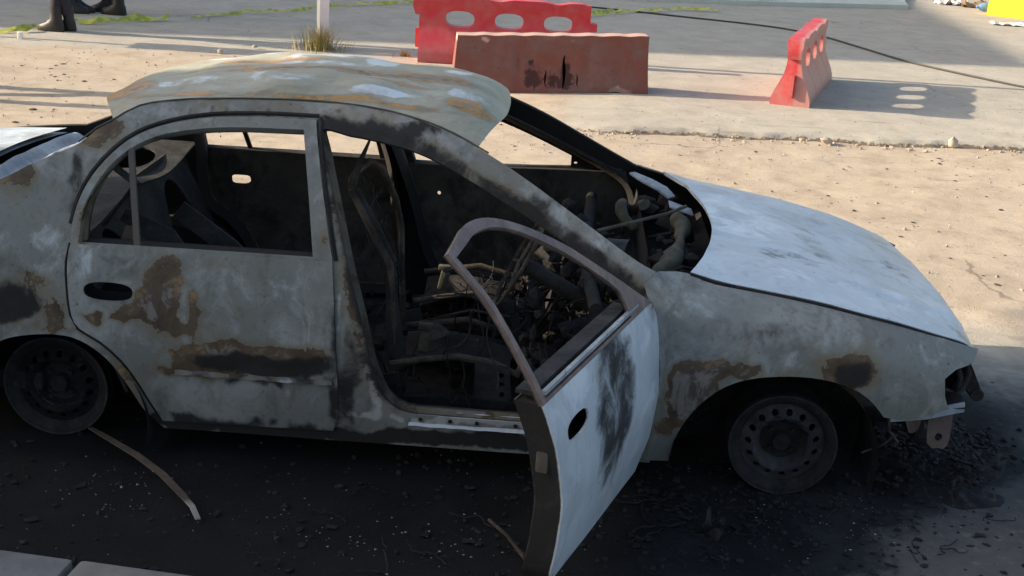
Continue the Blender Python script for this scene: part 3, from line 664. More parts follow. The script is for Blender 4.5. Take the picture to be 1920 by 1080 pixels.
# wheels: bare steel rims
def make_wheel(cx, cy, sd, steer=0., M_RIM=M_RIM, M_LIP=M_SOOTGREY):
    root = panel('wheel', ell(0, 0, .150, .150, 40), lambda a, b: (a, .030-.020*math.exp(-((math.hypot(a, b)-.105)/.022)**2)+.05*sm((.09-math.hypot(a, b))/.02), b), M_RIM, None,
        [ell(0, 0, .034, .034, 14)]+[ell(.121*math.cos(t), .121*math.sin(t), .0125, .0125, 8) for t in [2*math.pi*(k+.5)/15 for k in range(15)]], .006, .016, Vector((0, -1, 0)), inner=(.2, .6, 0))
    carpart(root)
    prof = [(.150, .028), (.158, .012), (.172, .004), (.186, -.002), (.193, .000), (.193, .012), (.182, .018), (.176, .05), (.155, .075), (.150, .12), (.176, .150), (.190, .165), (.193, .178), (.186, .180), (.146, .13), (.143, .08), (.150, .034)]
    mb = MB(); mb.loft([[Vector((r_*math.cos(t), y_, r_*math.sin(t))) for t in [2*math.pi*k/48 for k in range(48)]] for r_, y_ in prof], True)
    mb.build('rim', M_SOOT, root, 50)
    mb = MB(); mb.tube([(.1905*math.cos(t), -.001, .1905*math.sin(t)) for t in [2*math.pi*k/60 for k in range(61)]], .0042, 6); mb.build('rim_lip', M_LIP, root, 60)
    mb = MB(); mb.tube([(.0905*math.cos(t), .028, .0905*math.sin(t)) for t in [2*math.pi*k/48 for k in range(49)]], .0035, 6); mb.build('hub_lip', M_LIP, root, 60)
    mb = MB()
    for r_, y_, h in ((.11, .06, .05), (.032, .025, .05)): mb.tube([(0, y_, 0), (0, y_+h, 0)], r_, 24)
    for k in range(4):
        t = math.pi/4+k*math.pi/2; mb.tube([(.053*math.cos(t), .045, .053*math.sin(t)), (.053*math.cos(t), .075, .053*math.sin(t))], .009, 6)
    mb.build('brake_hub', M_SOOT, root, 40)
    mb = MB(); rw = random.Random(int(cx*100)+sd)
    for k in range(10):
        r_ = .186+rw.uniform(-.004, .008); y_ = rw.uniform(.02, .16)
        mb.tube([(r_*math.cos(t)*(1+.01*math.sin(3*t+k)), y_+.01*math.sin(2*t+k), max(-.189, r_*math.sin(t))) for t in [2*math.pi*i/40+k for i in range(34)]], .0016, 4)
    tag(mb.build('tyre_wire', M_SOOT, root), kind='stuff')
    root.matrix_basis = Matrix.Translation((cx, cy, .183)) @ Matrix.Scale(.945, 4) @ Matrix.Rotation(math.pi if sd else 0, 4, 'Z') @ Matrix.Rotation(steer, 4, 'Z')
    return root
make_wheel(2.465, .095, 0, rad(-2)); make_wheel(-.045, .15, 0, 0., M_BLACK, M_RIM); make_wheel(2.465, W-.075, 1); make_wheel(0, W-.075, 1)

# front structure
mb = MB()
mb.box((2.98, .845, .40), (.05, 1.15, .05), None, .008); mb.box((2.98, .845, .17), (.06, 1.10, .05), None, .008)
for y in (.30, .58, 1.1, 1.38): mb.box((2.97, y, .28), (.03, .04, .24), None, .004)
mb.box((2.98, .845, .52), (.05, 1.2, .03), None, .006)
carpart(mb.build('radiator_support', M_SOOTGREY))
mb = MB(); mb.grid(lambda u, v: Vector((2.85+.21*u, .055+taper(2.85+.21*u)+.11*v, .345-.012*math.sin(v*3))), 8, 4)
mb.strip([(2.80, .062, .330), (2.92, .085, .338), (3.06, .14, .352)], .035, .006, Vector((0, -1, 0)))
carpart(mb.build('lamp_ledge', M_PALE))
def plate_holes(name, pts, holes, mat, fr): return carpart(panel(name, pts, fr, mat, None, holes, .008, .02, Vector((0, -1, 0)), inner=(.3, .3, 0)))
plate_holes('bumper_bracket', [(2.955, .345, C), (3.035, .35, C), (3.035, .20), (3.005, .185), (2.965, .20)], [ell(3.0, .225, .013, .016, 10)], M_FRAMEPINK, lambda a, b: (a, .16+.02*(b-.2), b))
plate_holes('bumper_bracket', [(2.86, .335, C), (2.945, .34, C), (2.94, .23), (2.91, .215, C), (2.90, .24)], [ell(2.89, .30, .012, .018, 10)], M_FRAMEPINK, lambda a, b: (a, .20, b))
mb = MB(); mb.strip([(3.035, .20, .505), (3.06, .19, .455), (3.095, .175, .40)], [.05, .055, .04], .03, Vector((0, -1, 0)))
mb.strip([(3.03, .25, .50), (3.07, .23, .43), (3.045, .24, .37)], .03, .012, Vector((0, -1, 0))); mb.tube([(3.10, .150, .392), (3.10, .215, .392)], .022, 12)
carpart(mb.build('crash_bar_stub', M_SOOT))
mb = MB(); mb.tube([(3.04, .17, .40), (3.035, .155, .45), (3.02, .17, .49), (3.05, .18, .505), (3.065, .165, .46), (3.045, .155, .40)], .010, 8)
carpart(mb.build('headlamp_bezel', M_SOOTGREY))
mb = MB(); mb.grid(lambda u, v: Vector((2.95+.02*u, .10+.25*v, .36+.16*u)), 4, 4); mb.grid(lambda u, v: Vector((2.94+.15*u, .27+.02*math.sin(u*3+v*4), .355+.17*v)), 6, 6); mb.grid(lambda u, v: Vector((2.94+.14*u, .12+.15*v, .352)), 4, 4); carpart(mb.build('headlamp_bucket', M_SOOT))
mb = MB(); mb.tube([(2.80, .10, .33), (2.815, .10, .26), (2.85, .11, .22), (2.845, .12, .20)], .005, 6); mb.tube([(2.845, .12, .24), (2.80, .13, .19), (2.74, .13, .16)], .004, 6)
carpart(mb.build('hanging_wire', M_WIRE))
# engine lump under the hood
mb = MB()
mb.box((2.5, .8, .38), (.42, .6, .34), None, .03); mb.box((2.45, 1.15, .36), (.35, .35, .24), None, .04); mb.box((2.5, .75, .57), (.3, .45, .06), None, .02)
mb.tube([(2.3, .5, .45), (2.35, .6, .55), (2.4, .9, .56)], .03, 10)
carpart(mb.build('engine', M_SOOT))
# cowl remains
mb = MB()
mb.strip([(1.96, 1.46, .765), (2.02, 1.38, .755), (2.08, 1.32, .74), (2.12, 1.28, .715)], [.03, .06, .06, .04], .008); carpart(mb.build('cowl_bracket', M_PALE, None, 30))
mb = MB(); mb.box((2.145, 1.12, .715), (.10, .10, .006), Matrix.Rotation(.3, 3, 'Y'), .002); carpart(mb.build('cowl_plate', M_PALE))
mb = MB(); mb.tube([(1.80, .58, .755), (1.95, .74, .755), (2.08, .92, .745), (2.16, 1.08, .735)], .007, 8); carpart(mb.build('wiper_link', M_OLIVE))
def crumpled(mb, seed, a_):
    for v in mb.v: v += Vector((noise.noise(v*14+Vector((seed, 0, 0))), noise.noise(v*14+Vector((0, seed, 0))), noise.noise(v*14+Vector((0, 0, seed)))))*a_
mb = MB(); dp = [(2.13, 1.06, .69), (2.135, .92, .695), (2.12, .76, .69), (2.09, .60, .68), (2.05, .45, .675), (1.99, .32, .68), (1.93, .22, .69)]
dd = [Vector(dp[i]).lerp(Vector(dp[i+1]), t/4) for i in range(6) for t in range(4)]
mb.tube(dd, [.030+.012*math.sin(i*.55)*math.sin(i*.13) for i in range(24)], 12); crumpled(mb, 3, .012)
carpart(mb.build('cowl_duct', M_OLIVE, None, 60))
mb = MB(); mb.tube([Vector((1.96+.05*math.cos(t), 1.22+.12*math.sin(t), .66+.03*math.cos(2*t))) for t in [i*.33 for i in range(16)]], .022, 10); crumpled(mb, 8, .016)
carpart(mb.build('heater_box', M_OLIVE, None, 60))
mb = MB(); loops = []
for k in range(13):
    t = math.pi*k/12; loops.append([Vector((1.83+.02*math.cos(t)+dx, .48+.075*math.cos(t)*1.0, .68+.075*math.sin(t))) for dx in (0, .08)])
mb.loft(loops, False); carpart(mb.build('meter_hood', M_SOOTGREY, None, 60))
mb = MB(); rw = random.Random(9)
for k in range(26): mb.chunk((1.85+rw.uniform(-.05, .06), .48+rw.uniform(-.07, .07), .66+rw.uniform(-.05, .05)), rw.uniform(.01, .028), rw, .8)
tag(carpart(mb.build('meter_remains', M_RUST, None, 20, [(.5, .2, .1)]*len(mb.v))), kind='stuff')
mb = MB(); rw = random.Random(4)
for k in range(40):
    a_ = rw.uniform(-.9, .9); mb.chunk((2.02+.15*rw.random(), .845+.62*a_, .60+rw.uniform(0, .08)), rw.uniform(.015, .05), rw, .8)
for k in range(10):
    y0_ = rw.uniform(.3, 1.4)
    if k % 4: continue
    mb.tube([(1.95+rw.uniform(0, .1), y0_, .62), (2.1, y0_+rw.uniform(-.1, .1), .68+rw.uniform(-.03, .03)), (2.17, y0_+rw.uniform(-.15, .15), .66)], rw.uniform(.004, .009), 6)
tag(carpart(mb.build('cowl_debris', M_RUST, None, 25, [(.2, .62, -.1)]*len(mb.v))), kind='stuff')
# dashboard frame
mb = MB(); mb.tube([(1.80, .10, .62), (1.78, .5, .60), (1.78, 1.1, .60), (1.80, 1.58, .62)], .024, 10)
for y in (.75, .95): mb.strip([(1.78, y, .6), (1.74, y, .40), (1.76, y, .16)], .04, .012, Vector((1, 0, 0)))
carpart(mb.build('dash_beam', M_SOOT))
mb = MB(); mb.tube([(1.85, .42, .50), (1.70, .42, .58), (1.56, .42, .655)], .028, 12); mb.tube([(1.56, .42, .655), (1.53, .42, .67)], .018, 10)
sc = mb.build('steering_column', M_SOOT); carpart(sc)
mb = MB(); cc = Vector((1.53, .42, .67)); ax = Vector((-.89, 0, .45)).normalized(); e1 = Vector((0, 1, 0)); e2 = ax.cross(e1)
mb.tube([cc+(e1*math.cos(t)+e2*math.sin(t))*.18 for t in [2*math.pi*k/36 for k in range(37)]], .007, 8)
for t in (0.3, 2.8, 4.7): mb.tube([cc, cc+(e1*math.cos(t)+e2*math.sin(t))*.18], .007, 6)
mb.build('steering_wheel', M_WIRE, sc)

def seat_base(t, P, y0_):
    mb = MB()
    mb.tube([P(1.10, -.20, .30), P(1.22, -.20, .325), P(1.34, -.20, .345), P(1.46, -.2, .33), P(1.55, -.19, .285), P(1.57, 0, .28), P(1.55, .19, .285), P(1.34, .2, .34), P(1.10, .2, .30)], .012, 8)
    mb.build('cushion_frame', M_WIRE, t)
    mb = MB(); mb.grid(lambda u, v: Vector(P(1.12+.40*u, -.19+.38*v, .275+.02*math.sin(v*9+u*3)+.03*math.sin(u*3.14))), 12, 12); mb.build('cushion_pan', M_SOOT, t, 60)
    for sy in (-.21, .21): mb = MB(); mb.strip([P(1.05, sy, .165), P(1.30, sy, .185), P(1.56, sy, .175)], .04, .03); mb.build('seat_rail', M_SOOT, t)
    o = panel('seat_riser', [(1.40, .19, C), (1.40, .335, C), (1.52, .325, C), (1.535, .20, C), (1.50, .175)], lambda a, b: (a, y0_-.215-.3*(b-.2)*.2, b), M_SOOTGREY, t, [ell(1.495, .29, .010, .012, 8), ell(1.497, .255, .010, .010, 8), ell(1.50, .215, .011, .012, 8)], .006, .02, Vector((0, -1, 0)))
    o = panel('seat_riser', [(1.08, .17, C), (1.07, .26, C), (1.13, .275, C), (1.15, .18, C)], lambda a, b: (a, y0_-.215, b), M_SOOTGREY, t, (), .006, .02, Vector((0, -1, 0)))
    mb = MB(); mb.box(P(1.215, -.17, .385), (.035, .03, .075), Matrix.Rotation(.2, 3, 'Y'), .005); mb.box(P(1.218, -.17, .44), (.05, .03, .02), None, .004); mb.build('buckle', M_OLIVE, t)
    return t
# seats
def make_seat(y0_, name, back):
    t = carpart(bpy.data.objects.new(name, None)); COL.objects.link(t)
    wd = .36
    def P(x, y, z): return (x, y0_+y, z)
    if not back: return seat_base(t, P, y0_)
    mb = MB()
    mb.tube([P(1.115, -.17, .30), P(1.10, -.17, .55), P(1.085, -.17, .66), P(1.02, -.165, .775), P(.945, -.15, .91), P(.935, -.10, .935), P(.94, .0, .945), P(.97, .09, .96), P(1.01, .13, .93), P(1.06, .165, .80), P(1.08, .17, .70), P(1.085, .17, .55), P(1.10, .17, .30)], .013, 8)
    mb.build('back_frame', M_WIRE, t)
    mb = MB(); mb.strip([P(.942, -.14, .915), P(.965, -.12, 1.0), P(.994, -.09, 1.075)], [.03, .02, .008], .008, Vector((0, -1, 0))); mb.build('headrest_post', M_WIRE, t)
    mb = MB(); mb.strip([P(1.09, -.165, .66), P(1.02, -.16, .79), P(.95, -.15, .91)], .045, .006, Vector((0, -1, 0)))
    mb.strip([P(1.12, -.18, .32), P(1.10, -.175, .46), P(1.09, -.17, .64)], [.07, .05, .03], .008, Vector((0, -1, 0))); mb.build('side_plate', M_SOOTGREY, t)
    mb = MB(); rw = random.Random(3)
    for k in range(9):
        ya = -.15+.3*k/8; pts = []
        for i in range(9):
            f_ = i/8; pts.append(P(.96+.13*f_+rw.uniform(-.012, .012), ya+rw.uniform(-.02, .02), .92-.42*f_))
        mb.tube(pts, .003, 4)
    for z in (.85, .75, .65, .56): mb.tube([P(1.0+(.87-z)*.25+rw.uniform(-.01, .01), -.16+.32*i/8, z+rw.uniform(-.02, .02)) for i in range(9)], .003, 4)
    tag(mb.build('back_wires', M_SOOT, t), kind='stuff')
    return seat_base(t, P, y0_)
make_seat(.50, 'seat_frame', True); make_seat(1.20, 'seat_frame', False)
# wires, springs and fallen scraps inside
mb = MB(); rw = random.Random(21)
for k in range(130):
    x0_, y0_ = rw.uniform(1.30, 1.92), rw.uniform(.16, 1.2); z0 = rw.uniform(.20, .62)
    if k > 95: x0_, z0 = rw.uniform(.35, 1.2), rw.uniform(.16, .5)
    dx, dy, dz = rw.uniform(-.22, .22), rw.uniform(-.22, .22), rw.uniform(-.4, .12); sd_ = rw.random()*50; am = rw.uniform(.02, .07); pts = []
    for i in range(16):
        f_ = i/15; q = Vector((f_*2.2+sd_, sd_, 0)); pts.append((x0_+dx*f_+am*noise.noise(q), y0_+dy*f_+am*noise.noise(q+Vector((0, 9, 0))), max(.14, z0+dz*f_+am*noise.noise(q+Vector((0, 0, 7))))))
    mb.tube(pts, rw.choice((.0015, .002, .002, .003, .004)), 5)
for k in range(34):   # coil springs of the burnt cushions
    x0_, y0_ = rw.uniform(1.12, 1.5), rw.choice((.5, 1.2))+rw.uniform(-.17, .17)
    if k > 20: x0_, y0_ = rw.uniform(.32, .62), rw.uniform(.25, 1.45)
    t0 = rw.uniform(-.3, .3); mb.tube([(x0_+.028*math.cos(i*.8)+t0*i*.002, y0_+.028*math.sin(i*.8), .20+i*.0042) for i in range(30)], .002, 4)
tag(carpart(mb.build('wiring_tangle', M_TANGLE)), kind='stuff')
mb = MB()
for k in range(420): mb.chunk((rw.uniform(.25, 1.92), rw.uniform(.12, 1.55), .14+rw.random()*.05), rw.choice((.008, .012, .018, .025, .04)), rw, .7)
for k in range(170): mb.chunk((rw.uniform(1.55, 1.95), rw.uniform(.2, 1.5), rw.uniform(.18, .62)), rw.choice((.01, .015, .02, .03, .05)), rw, .9)
tag(carpart(mb.build('interior_ash', M_SOOT, None, 20)), kind='stuff')
mb = MB()
mb.strip([(1.50, .62, .48), (1.53, .60, .36), (1.55, .58, .22)], .03, .006, Vector((0, -1, 0))); mb.strip([(1.60, .70, .58), (1.56, .68, .44), (1.58, .62, .28)], .022, .006, Vector((0, -1, 0)))
mb.strip([(1.45, .55, .50), (1.49, .56, .53), (1.53, .6, .50), (1.50, .62, .46)], .02, .005); mb.box((1.47, .6, .44), (.09, .06, .05), Matrix.Rotation(.3, 3, 'Z'), .008)
mb.strip([(1.2, .9, .36), (1.4, .85, .40), (1.6, .8, .38)], .012, .006); mb.strip([(1.15, .75, .30), (1.35, .7, .38), (1.55, .68, .36)], .012, .006)
for k in range(7):
    c_ = Vector((rw.uniform(1.1, 1.85), rw.uniform(.2, 1.3), rw.uniform(.17, .42))); a1, a2 = rw.uniform(0, 6), rw.uniform(-.6, .9); sx_, sy_2 = rw.uniform(.03, .10), rw.uniform(.02, .06)
    Rm = Matrix.Rotation(a1, 3, 'Z') @ Matrix.Rotation(a2, 3, 'X')
    mb.grid(lambda u, v: c_+Rm @ Vector(((u-.5)*sx_*2, (v-.5)*sy_2*2, .015*noise.noise(Vector((u*4+k, v*4, k))))), 5, 4)
tag(carpart(mb.build('lever_scraps', M_SOOTGREY, None, 30)), kind='stuff')

# the fire let the far rear corner of the body settle: lower it slightly, skip wheels and the open door
def settle(o):
    me = o.data
    for v in me.vertices:
        k = 1-.65*sm((v.co.x-1.0)/1.0); v.co.z -= .036*max(0, min(1.1, v.co.y/W))*k
done_ = set()
for o in list(car.children):
    if o.name.startswith('wheel') and not o.name.startswith('wheel_house') or o == fd: continue
    for q in [o]+list(o.children):
        if q.type == 'MESH' and q.data.name not in done_: done_.add(q.data.name); settle(q)

# ------------------------------------------------------------------ plastic barriers
def plastic(name, c, dusty, side=0., amt=.5):
    s = NT(name); n = s.noise(6, 5, .65); n2 = s.noise(30, 4, .6)
    sx = s.n('ShaderNodeSeparateXYZ'); s.L(s.tc, sx.inputs[0])
    f = s.math('ADD', s.step(n, .35, .75, 0, amt), s.step(sx.outputs[2], .35, .05, 0, .35))
    if side: f = s.math('ADD', f, s.step(s.math('MULTIPLY', sx.outputs[1], side), .02, .05, 0, .6))
    f = s.math('MINIMUM', f, .9)
    col = s.mix(f, c, dusty); col = s.mix(s.step(n2, .66, .74, 0, .5), col, tuple(x*.4 for x in dusty))
    m = s.done(col, .5, 0, n2, .15, .004)
    s.b.inputs['Subsurface Weight'].default_value = .12; s.b.inputs['Subsurface Radius'].default_value = (.05, .01, .01)
    return m
M_RED = plastic('red_plastic', (.56, .030, .042), (.50, .16, .15), 0, .6)
M_RED2 = plastic('faded_red_plastic', (.52, .022, .035), (.44, .24, .215), -1., .5)
HWZ = [0, .05, .10, .17, .25, .31, .38, .43, .50, .515, .53, .60, .64]; HWY = [.160, .168, .163, .135, .098, .074, .062, .058, .057, .060, .068, .066, .060]
def hw(a, z):
    h = interp(z, HWZ, HWY)
    if .06 < z < .34:
        for c_ in (-.42, 0., .42):
            h -= .010*math.exp(-((a-c_-.05*math.sin((z-.06)*16))/.016)**2)
    return h
def red_barrier(loc, rz, mat, label, group):
    b_ = empty('plastic_barrier', loc, rz); tag(b_, label, 'barrier', group)
    top = []
    for i in range(49):
        a = .80-1.66*i/48; wv = .605-.020*max(0, math.sin((a+.86)/1.66*2*math.pi*3-1.2))**2-.012*(abs(a+.03) > .78)
        top.append((a, wv) if 0 < i < 48 else (a, wv, C))
    outl = [(-.80, 0, C), (-.55, .004), (-.40, .0, C), (-.36, .035, C), (-.22, .035, C), (-.18, 0, C), (.18, 0, C), (.22, .035, C), (.36, .035, C), (.40, 0, C), (.80, 0, C), (.80, .35, C), (.865, .355, C), (.865, .425, C), (.80, .43, C)]+top+[(-.86, .50, C), (-.835, .43, C), (-.80, .43, C)]
    holes = [ell(c_, .405, .135, .075, 22, 2.6) for c_ in (-.42, .04, .50)]
    panel('barrier_body', outl, lambda a, z: (a, -hw(a, z), z), mat, b_, holes, res=.035, back=lambda a, z: (a, hw(a, z), z), inner=(0, 0, 0), ang=50)
    mb = MB(); mb.strip([(-.82, .0, .30), (-.82, 0, .12)], .04, .03, Vector((-1, 0, 0))); mb.build('end_key', mat, b_)
    return b_
GB = 'red plastic barriers around the wreck'
red_barrier((1.07, 8.46, 0), rad(3.5), M_RED, 'upright red plastic barrier standing behind the brown one', GB)
red_barrier((3.80, 7.84, 0), rad(73), M_RED2, 'red and faded pink plastic barrier standing alone on the right', GB)
tr = empty('trestle', (-3.60, 5.66, 0)); tag(tr, 'wooden trestle beyond the left edge, casting thin shadow streaks', 'trestle')
M_WOOD = plain('grey_wood', (.25, .19, .13), .85, .25, 14)
for nm_, c_, z_, ro_ in (('leg', (0, -.24, .37), (.05, .13, .74), 0), ('leg', (0, .24, .37), (.05, .13, .74), 0), ('brace', (0, 0, .42), (.04, .62, .09), .95)):
    mb = MB(); mb.box(c_, z_, Matrix.Rotation(ro_, 3, 'X'), .004); mb.build(nm_, M_WOOD, tr)
# brown, fire-damaged barrier
s = NT('scorched_brown_plastic'); n = s.noise(5, 5, .65); n2 = s.noise(25, 4, .65)
col = s.mix(s.step(n, .35, .68), (.21, .062, .042), (.20, .10, .078)); col = s.mix(s.step(n2, .6, .75, 0, .6), col, (.07, .022, .015))
r, g, b = s.attr(); col = s.mix(s.step(s.math('ADD', g, s.math('ADD', s.math('MULTIPLY', s.math('SUBTRACT', n, .5), 1.1), s.math('MULTIPLY', s.math('SUBTRACT', n2, .5), .9))), .36, .56), col, (.06, .013, .009))
sz = s.n('ShaderNodeSeparateXYZ'); s.L(s.tc, sz.inputs[0])
col = s.mix(s.step(s.math('ADD', r, s.math('MULTIPLY', s.math('SUBTRACT', n2, .5), .5)), .3, .7), col, (.52, .33, .26))
M_BROWN = s.done(col, .65, 0, n2, .3, .008)
bb = empty('plastic_barrier', (1.53, 7.24, 0), rad(8)); bb.scale = (1.05, 1, 1.05); tag(bb, 'scorched brown plastic barrier with torn holes, behind the car roof', 'barrier', 'barriers')
def bhw(a, z, sgn=-1):
    h = .175-.075*min(1, z/.40)
    for c_ in (-.38, -.28, .30, .55): h -= .010*math.exp(-((a-c_)/.010)**2)*(1 if .06 < z < .40 else 0)
    if sgn < 0 and -.30 < a < .32: h -= .03*math.exp(-((z-.2)/.13)**2)*abs(noise.noise(Vector((a*7, z*6, 2))))*1.6
    return h
def btop(a): return .462+.035*a
BOUT = [(-.795, 0, C), (.40, 0, C), (.44, .03), (.52, .045), (.60, .03), (.63, 0, C), (.80, 0, C), (.785, .25), (.78, btop(.78), C)]+[(.78-1.56*i/20, btop(.78-1.56*i/20)+.004*math.sin(i*2.3)) for i in range(1, 20)]+[(-.765, btop(-.765), C), (-.78, .25)]
tears = []
for cx_, z0_, z1_, w_ in ((.10, .05, .31, .028), (.215, .07, .17, .012), (-.045, .06, .19, .014)):
    L1, L2 = [], []
    for i in range(7):
        f_ = i/6; ww = w_*math.sin(.25+f_*2.6)*(.55+.6*abs(noise.noise(Vector((f_*6, cx_*9, 1))))); sh_ = .012*noise.noise(Vector((f_*4, cx_*7, 2)))
        L1.append((cx_+sh_-ww, z0_+(z1_-z0_)*f_)); L2.append((cx_+sh_+ww*.7, z0_+(z1_-z0_)*f_))
    tears.append(L1+L2[::-1])
bst = [(1, -.04, .12, .28, .11, .46), (1, -.18, .13, .09, .10, .62), (1, .0, .11, .07, .09, .6), (1, -.17, .25, .035, .04, .6), (1, .11, .16, .06, .14, .62), (0, -.55, .40, .06, .03, .8), (0, .0, .43, .7, .03, .35), (0, .55, .04, .14, .05, .5)]
panel('front_shell', BOUT, lambda a, z: (a, -bhw(a, z), z), M_BROWN, bb, tears, .012, .035, stains=bst, inner=(0, .8, 0), ang=50)
panel('rear_shell', BOUT, lambda a, z: (a, bhw(a, z, 1), z), M_BROWN, bb, (), .012, .06, Vector((0, 1, 0)), inner=(0, .8, 0), ang=50)
mb = MB(); bd = curve(BOUT, .035); mb.loft([[Vector((q[0], f_*bhw(q[0], q[1], f_)-f_*.002, q[1]-.001)) for q in bd] for f_ in (-1, 1)], True)
mb.build('edge_shell', M_BROWN, bb, 50, [(.9 if q[1] > .40 else (.25 if q[0] < -.7 else 0), 0, 0) for _ in (0, 1) for q in bd])  # sunlit look of top edge and left end put into the colour

# ------------------------------------------------------------------ white post with dry grass
M_WHITE = plain('white_paint', (.80, .80, .79), .5, .06, 8, .1)
post = empty('white_post', (-.70, 8.74, 0), rad(28)); tag(post, 'tall white painted square post rising from a dry grass tuft', 'post')
mb = MB(); mb.box((0, 0, 2.6), (.098, .098, 5.2), None, .008); mb.build('shaft', M_WHITE, post)
mb = MB(); mb.box((0, 0, .01), (.22, .22, .02), None, .004); mb.build('base_plate', M_WHITE, post)
mb = MB(); mb.box((0, 0, 5.22), (.12, .12, .03), None, .006); mb.build('cap', M_WHITE, post)
s = NT('dry_grass'); oi = s.noise(9, 3); M_GRASS = s.done(s.mix(s.step(oi, .35, .65), (.50, .38, .14), (.22, .22, .07)), .7)
mb = MB(); rw = random.Random(17)
for k in range(420):
    a = rw.random()*6.283; r_ = abs(rw.gauss(0, .11)); bx, by = r_*math.cos(a)*1.3, r_*math.sin(a)-.05
    ln = rw.uniform(.10, .34)*(1.15-r_); tl = rw.uniform(.05, .7); dx, dy = math.cos(a+rw.uniform(-.6, .6)), math.sin(a+rw.uniform(-.6, .6))
    wv = Vector((-dy, dx, 0))*.004; base = Vector((bx, by, 0)); loops = []
    pts = [base+Vector((dx*tl*ln*t*t, dy*tl*ln*t*t, ln*t*(1-.25*tl*t))) for t in (0, .4, .75, 1)]
    v = []
    for i, q in enumerate(pts): f_ = 1-i/3.2; v += [q-wv*f_, q+wv*f_]
    mb.add(v, [(0, 1, 3, 2), (2, 3, 5, 4), (4, 5, 7, 6)])
gt = mb.build('grass_tuft', M_GRASS); gt.location = (-.70, 8.66, 0); gt.scale = (.85, .85, .8); tag(gt, 'clump of dry yellow grass around the foot of the white post', 'plant')
mb = MB()
for k in range(70):
    a = rw.random()*6.283; r_ = rw.uniform(0, .07); ln = rw.uniform(.04, .12)
    q = Vector((r_*math.cos(a), r_*math.sin(a), 0)); t_ = q+Vector((rw.uniform(-.06, .06), rw.uniform(-.06, .06), ln)); wv = Vector((.004, .002, 0)); mb.add([q-wv, q+wv, t_], [(0, 1, 2)])
g2 = mb.build('grass_tuft', M_GRASS); g2.location = (.13, 8.55, 0); g2.scale = (.7, .7, .6); tag(g2, 'small low grass tuft between white post and red barrier', 'plant')

# ------------------------------------------------------------------ barrier tape lying on the ground
def tape(name, pts, wdt, seed, label, rumple):
    rw = random.Random(seed); mb = MB(); loops = []
    d = []
    for i in range(len(pts)-1):
        a, b_ = Vector(pts[i]), Vector(pts[i+1]); m = max(2, int((b_-a).length/.035))
        d += [a+(b_-a)*(k/m) for k in range(m)]
    for i, q in enumerate(d):
        n_ = noise.noise(Vector((i*.15, seed, 0))); n2_ = noise.noise(Vector((i*.11, seed+5, 1))); tw = 2.2*noise.noise(Vector((i*.08, seed, 4)))
        c_ = Vector((q[0]+.05*rumple*n_, q[1]+.09*rumple*n2_, .012+rumple*.045*(abs(n_)+abs(n2_))))
        ax = Vector((.15*n_, math.cos(tw), abs(math.sin(tw))*.9))*wdt/2
        loops.append([c_-ax, c_+ax+Vector((0, 0, .01))])
    mb.loft(loops, False)
    for v in mb.v: v.z = max(.006, v.z)
    o = mb.build(name, M_TAPE, None, 30); tag(o, label, 'tape'); return o
s = NT('yellow_green_tape'); n = s.noise(14, 3); M_TAPE = s.done(s.mix(s.step(n, .42, .58), (.58, .58, .07), (.34, .36, .06)), .45)
s.b.inputs['Transmission Weight'].default_value = 0
tape('barrier_tape', [(-4.6, 8.0), (-3.93, 8.25), (-3.73, 8.38), (-3.55, 8.50), (-3.41, 8.81), (-3.29, 9.14), (-3.04, 9.37), (-2.80, 9.65), (-2.47, 9.76)], .085, 3, 'crumpled yellow-green tape on the ground by the standing people', 1.0)
tape('barrier_tape', [(-2.35, 9.95), (-2.23, 10.26), (-1.86, 10.66), (-1.42, 11.12), (-1.03, 11.71), (-.70, 12.08), (-.28, 12.40), (.3, 12.5)], .055, 8, 'thin yellow-green tape trailing past the white post', .8)
tape('barrier_tape', [(1.5, 12.1), (1.86, 12.23), (2.44, 12.87), (3.16, 13.49), (3.69, 13.59)], .075, 14, 'yellow-green tape lying behind the red barriers', 1.0)
# ------------------------------------------------------------------ cable
cp = [(1.90, 13.19), (2.44, 13.03), (3.10, 12.78), (3.87, 12.50), (4.35, 12.20), (4.71, 11.70), (5.00, 10.97), (5.30, 10.21), (5.70, 9.60), (6.15, 9.02), (6.9, 8.2), (7.8, 7.6)]
mb = MB(); cs = curve(cp, .12, False); mb.tube([(q[0], q[1], .012) for q in cs], .011, 6)
tag(mb.build('cable', plain('black_rubber', (.035, .033, .03), .6)), 'long dark cable lying across the road behind the right barrier', 'cable')
# ------------------------------------------------------------------ pale slab with painted edge
M_SLAB = plain('pale_painted_concrete', (.52, .55, .47), .8, .08, 2.5)
sl_ = []
mb = MB(); pg = [(2.4, 14.25), (3.67, 14.44), (4.89, 14.77), (5.69, 15.05), (6.52, 15.30), (6.60, 15.9), (6.85, 16.8), (6.9, 22), (2.0, 22)]
mb.loft([[Vector((*q, 0)) for q in pg], [Vector((*q, .06)) for q in pg]], True, True)
tag(mb.build('painted_slab', M_SLAB, None, 20), kind='structure')
for k in range(5):
    a = Vector((3.45+k*.24, 14.62+k*.07)); mb = MB(); mb.box((a.x, a.y, .11), (.23, .12, .10), Matrix.Rotation(.27, 3, 'Z'), .012)
    o = mb.build('kerb_block', plain('kerb_red' if k % 2 == 0 else 'kerb_white', (.40, .06, .07) if k % 2 == 0 else (.75, .75, .72), .7))
    tag(o, ('red' if k % 2 == 0 else 'white')+' painted kerb block, '+['leftmost', 'second', 'third', 'fourth', 'rightmost'][k]+' in the row on the pale slab', 'kerb', 'painted kerb blocks')

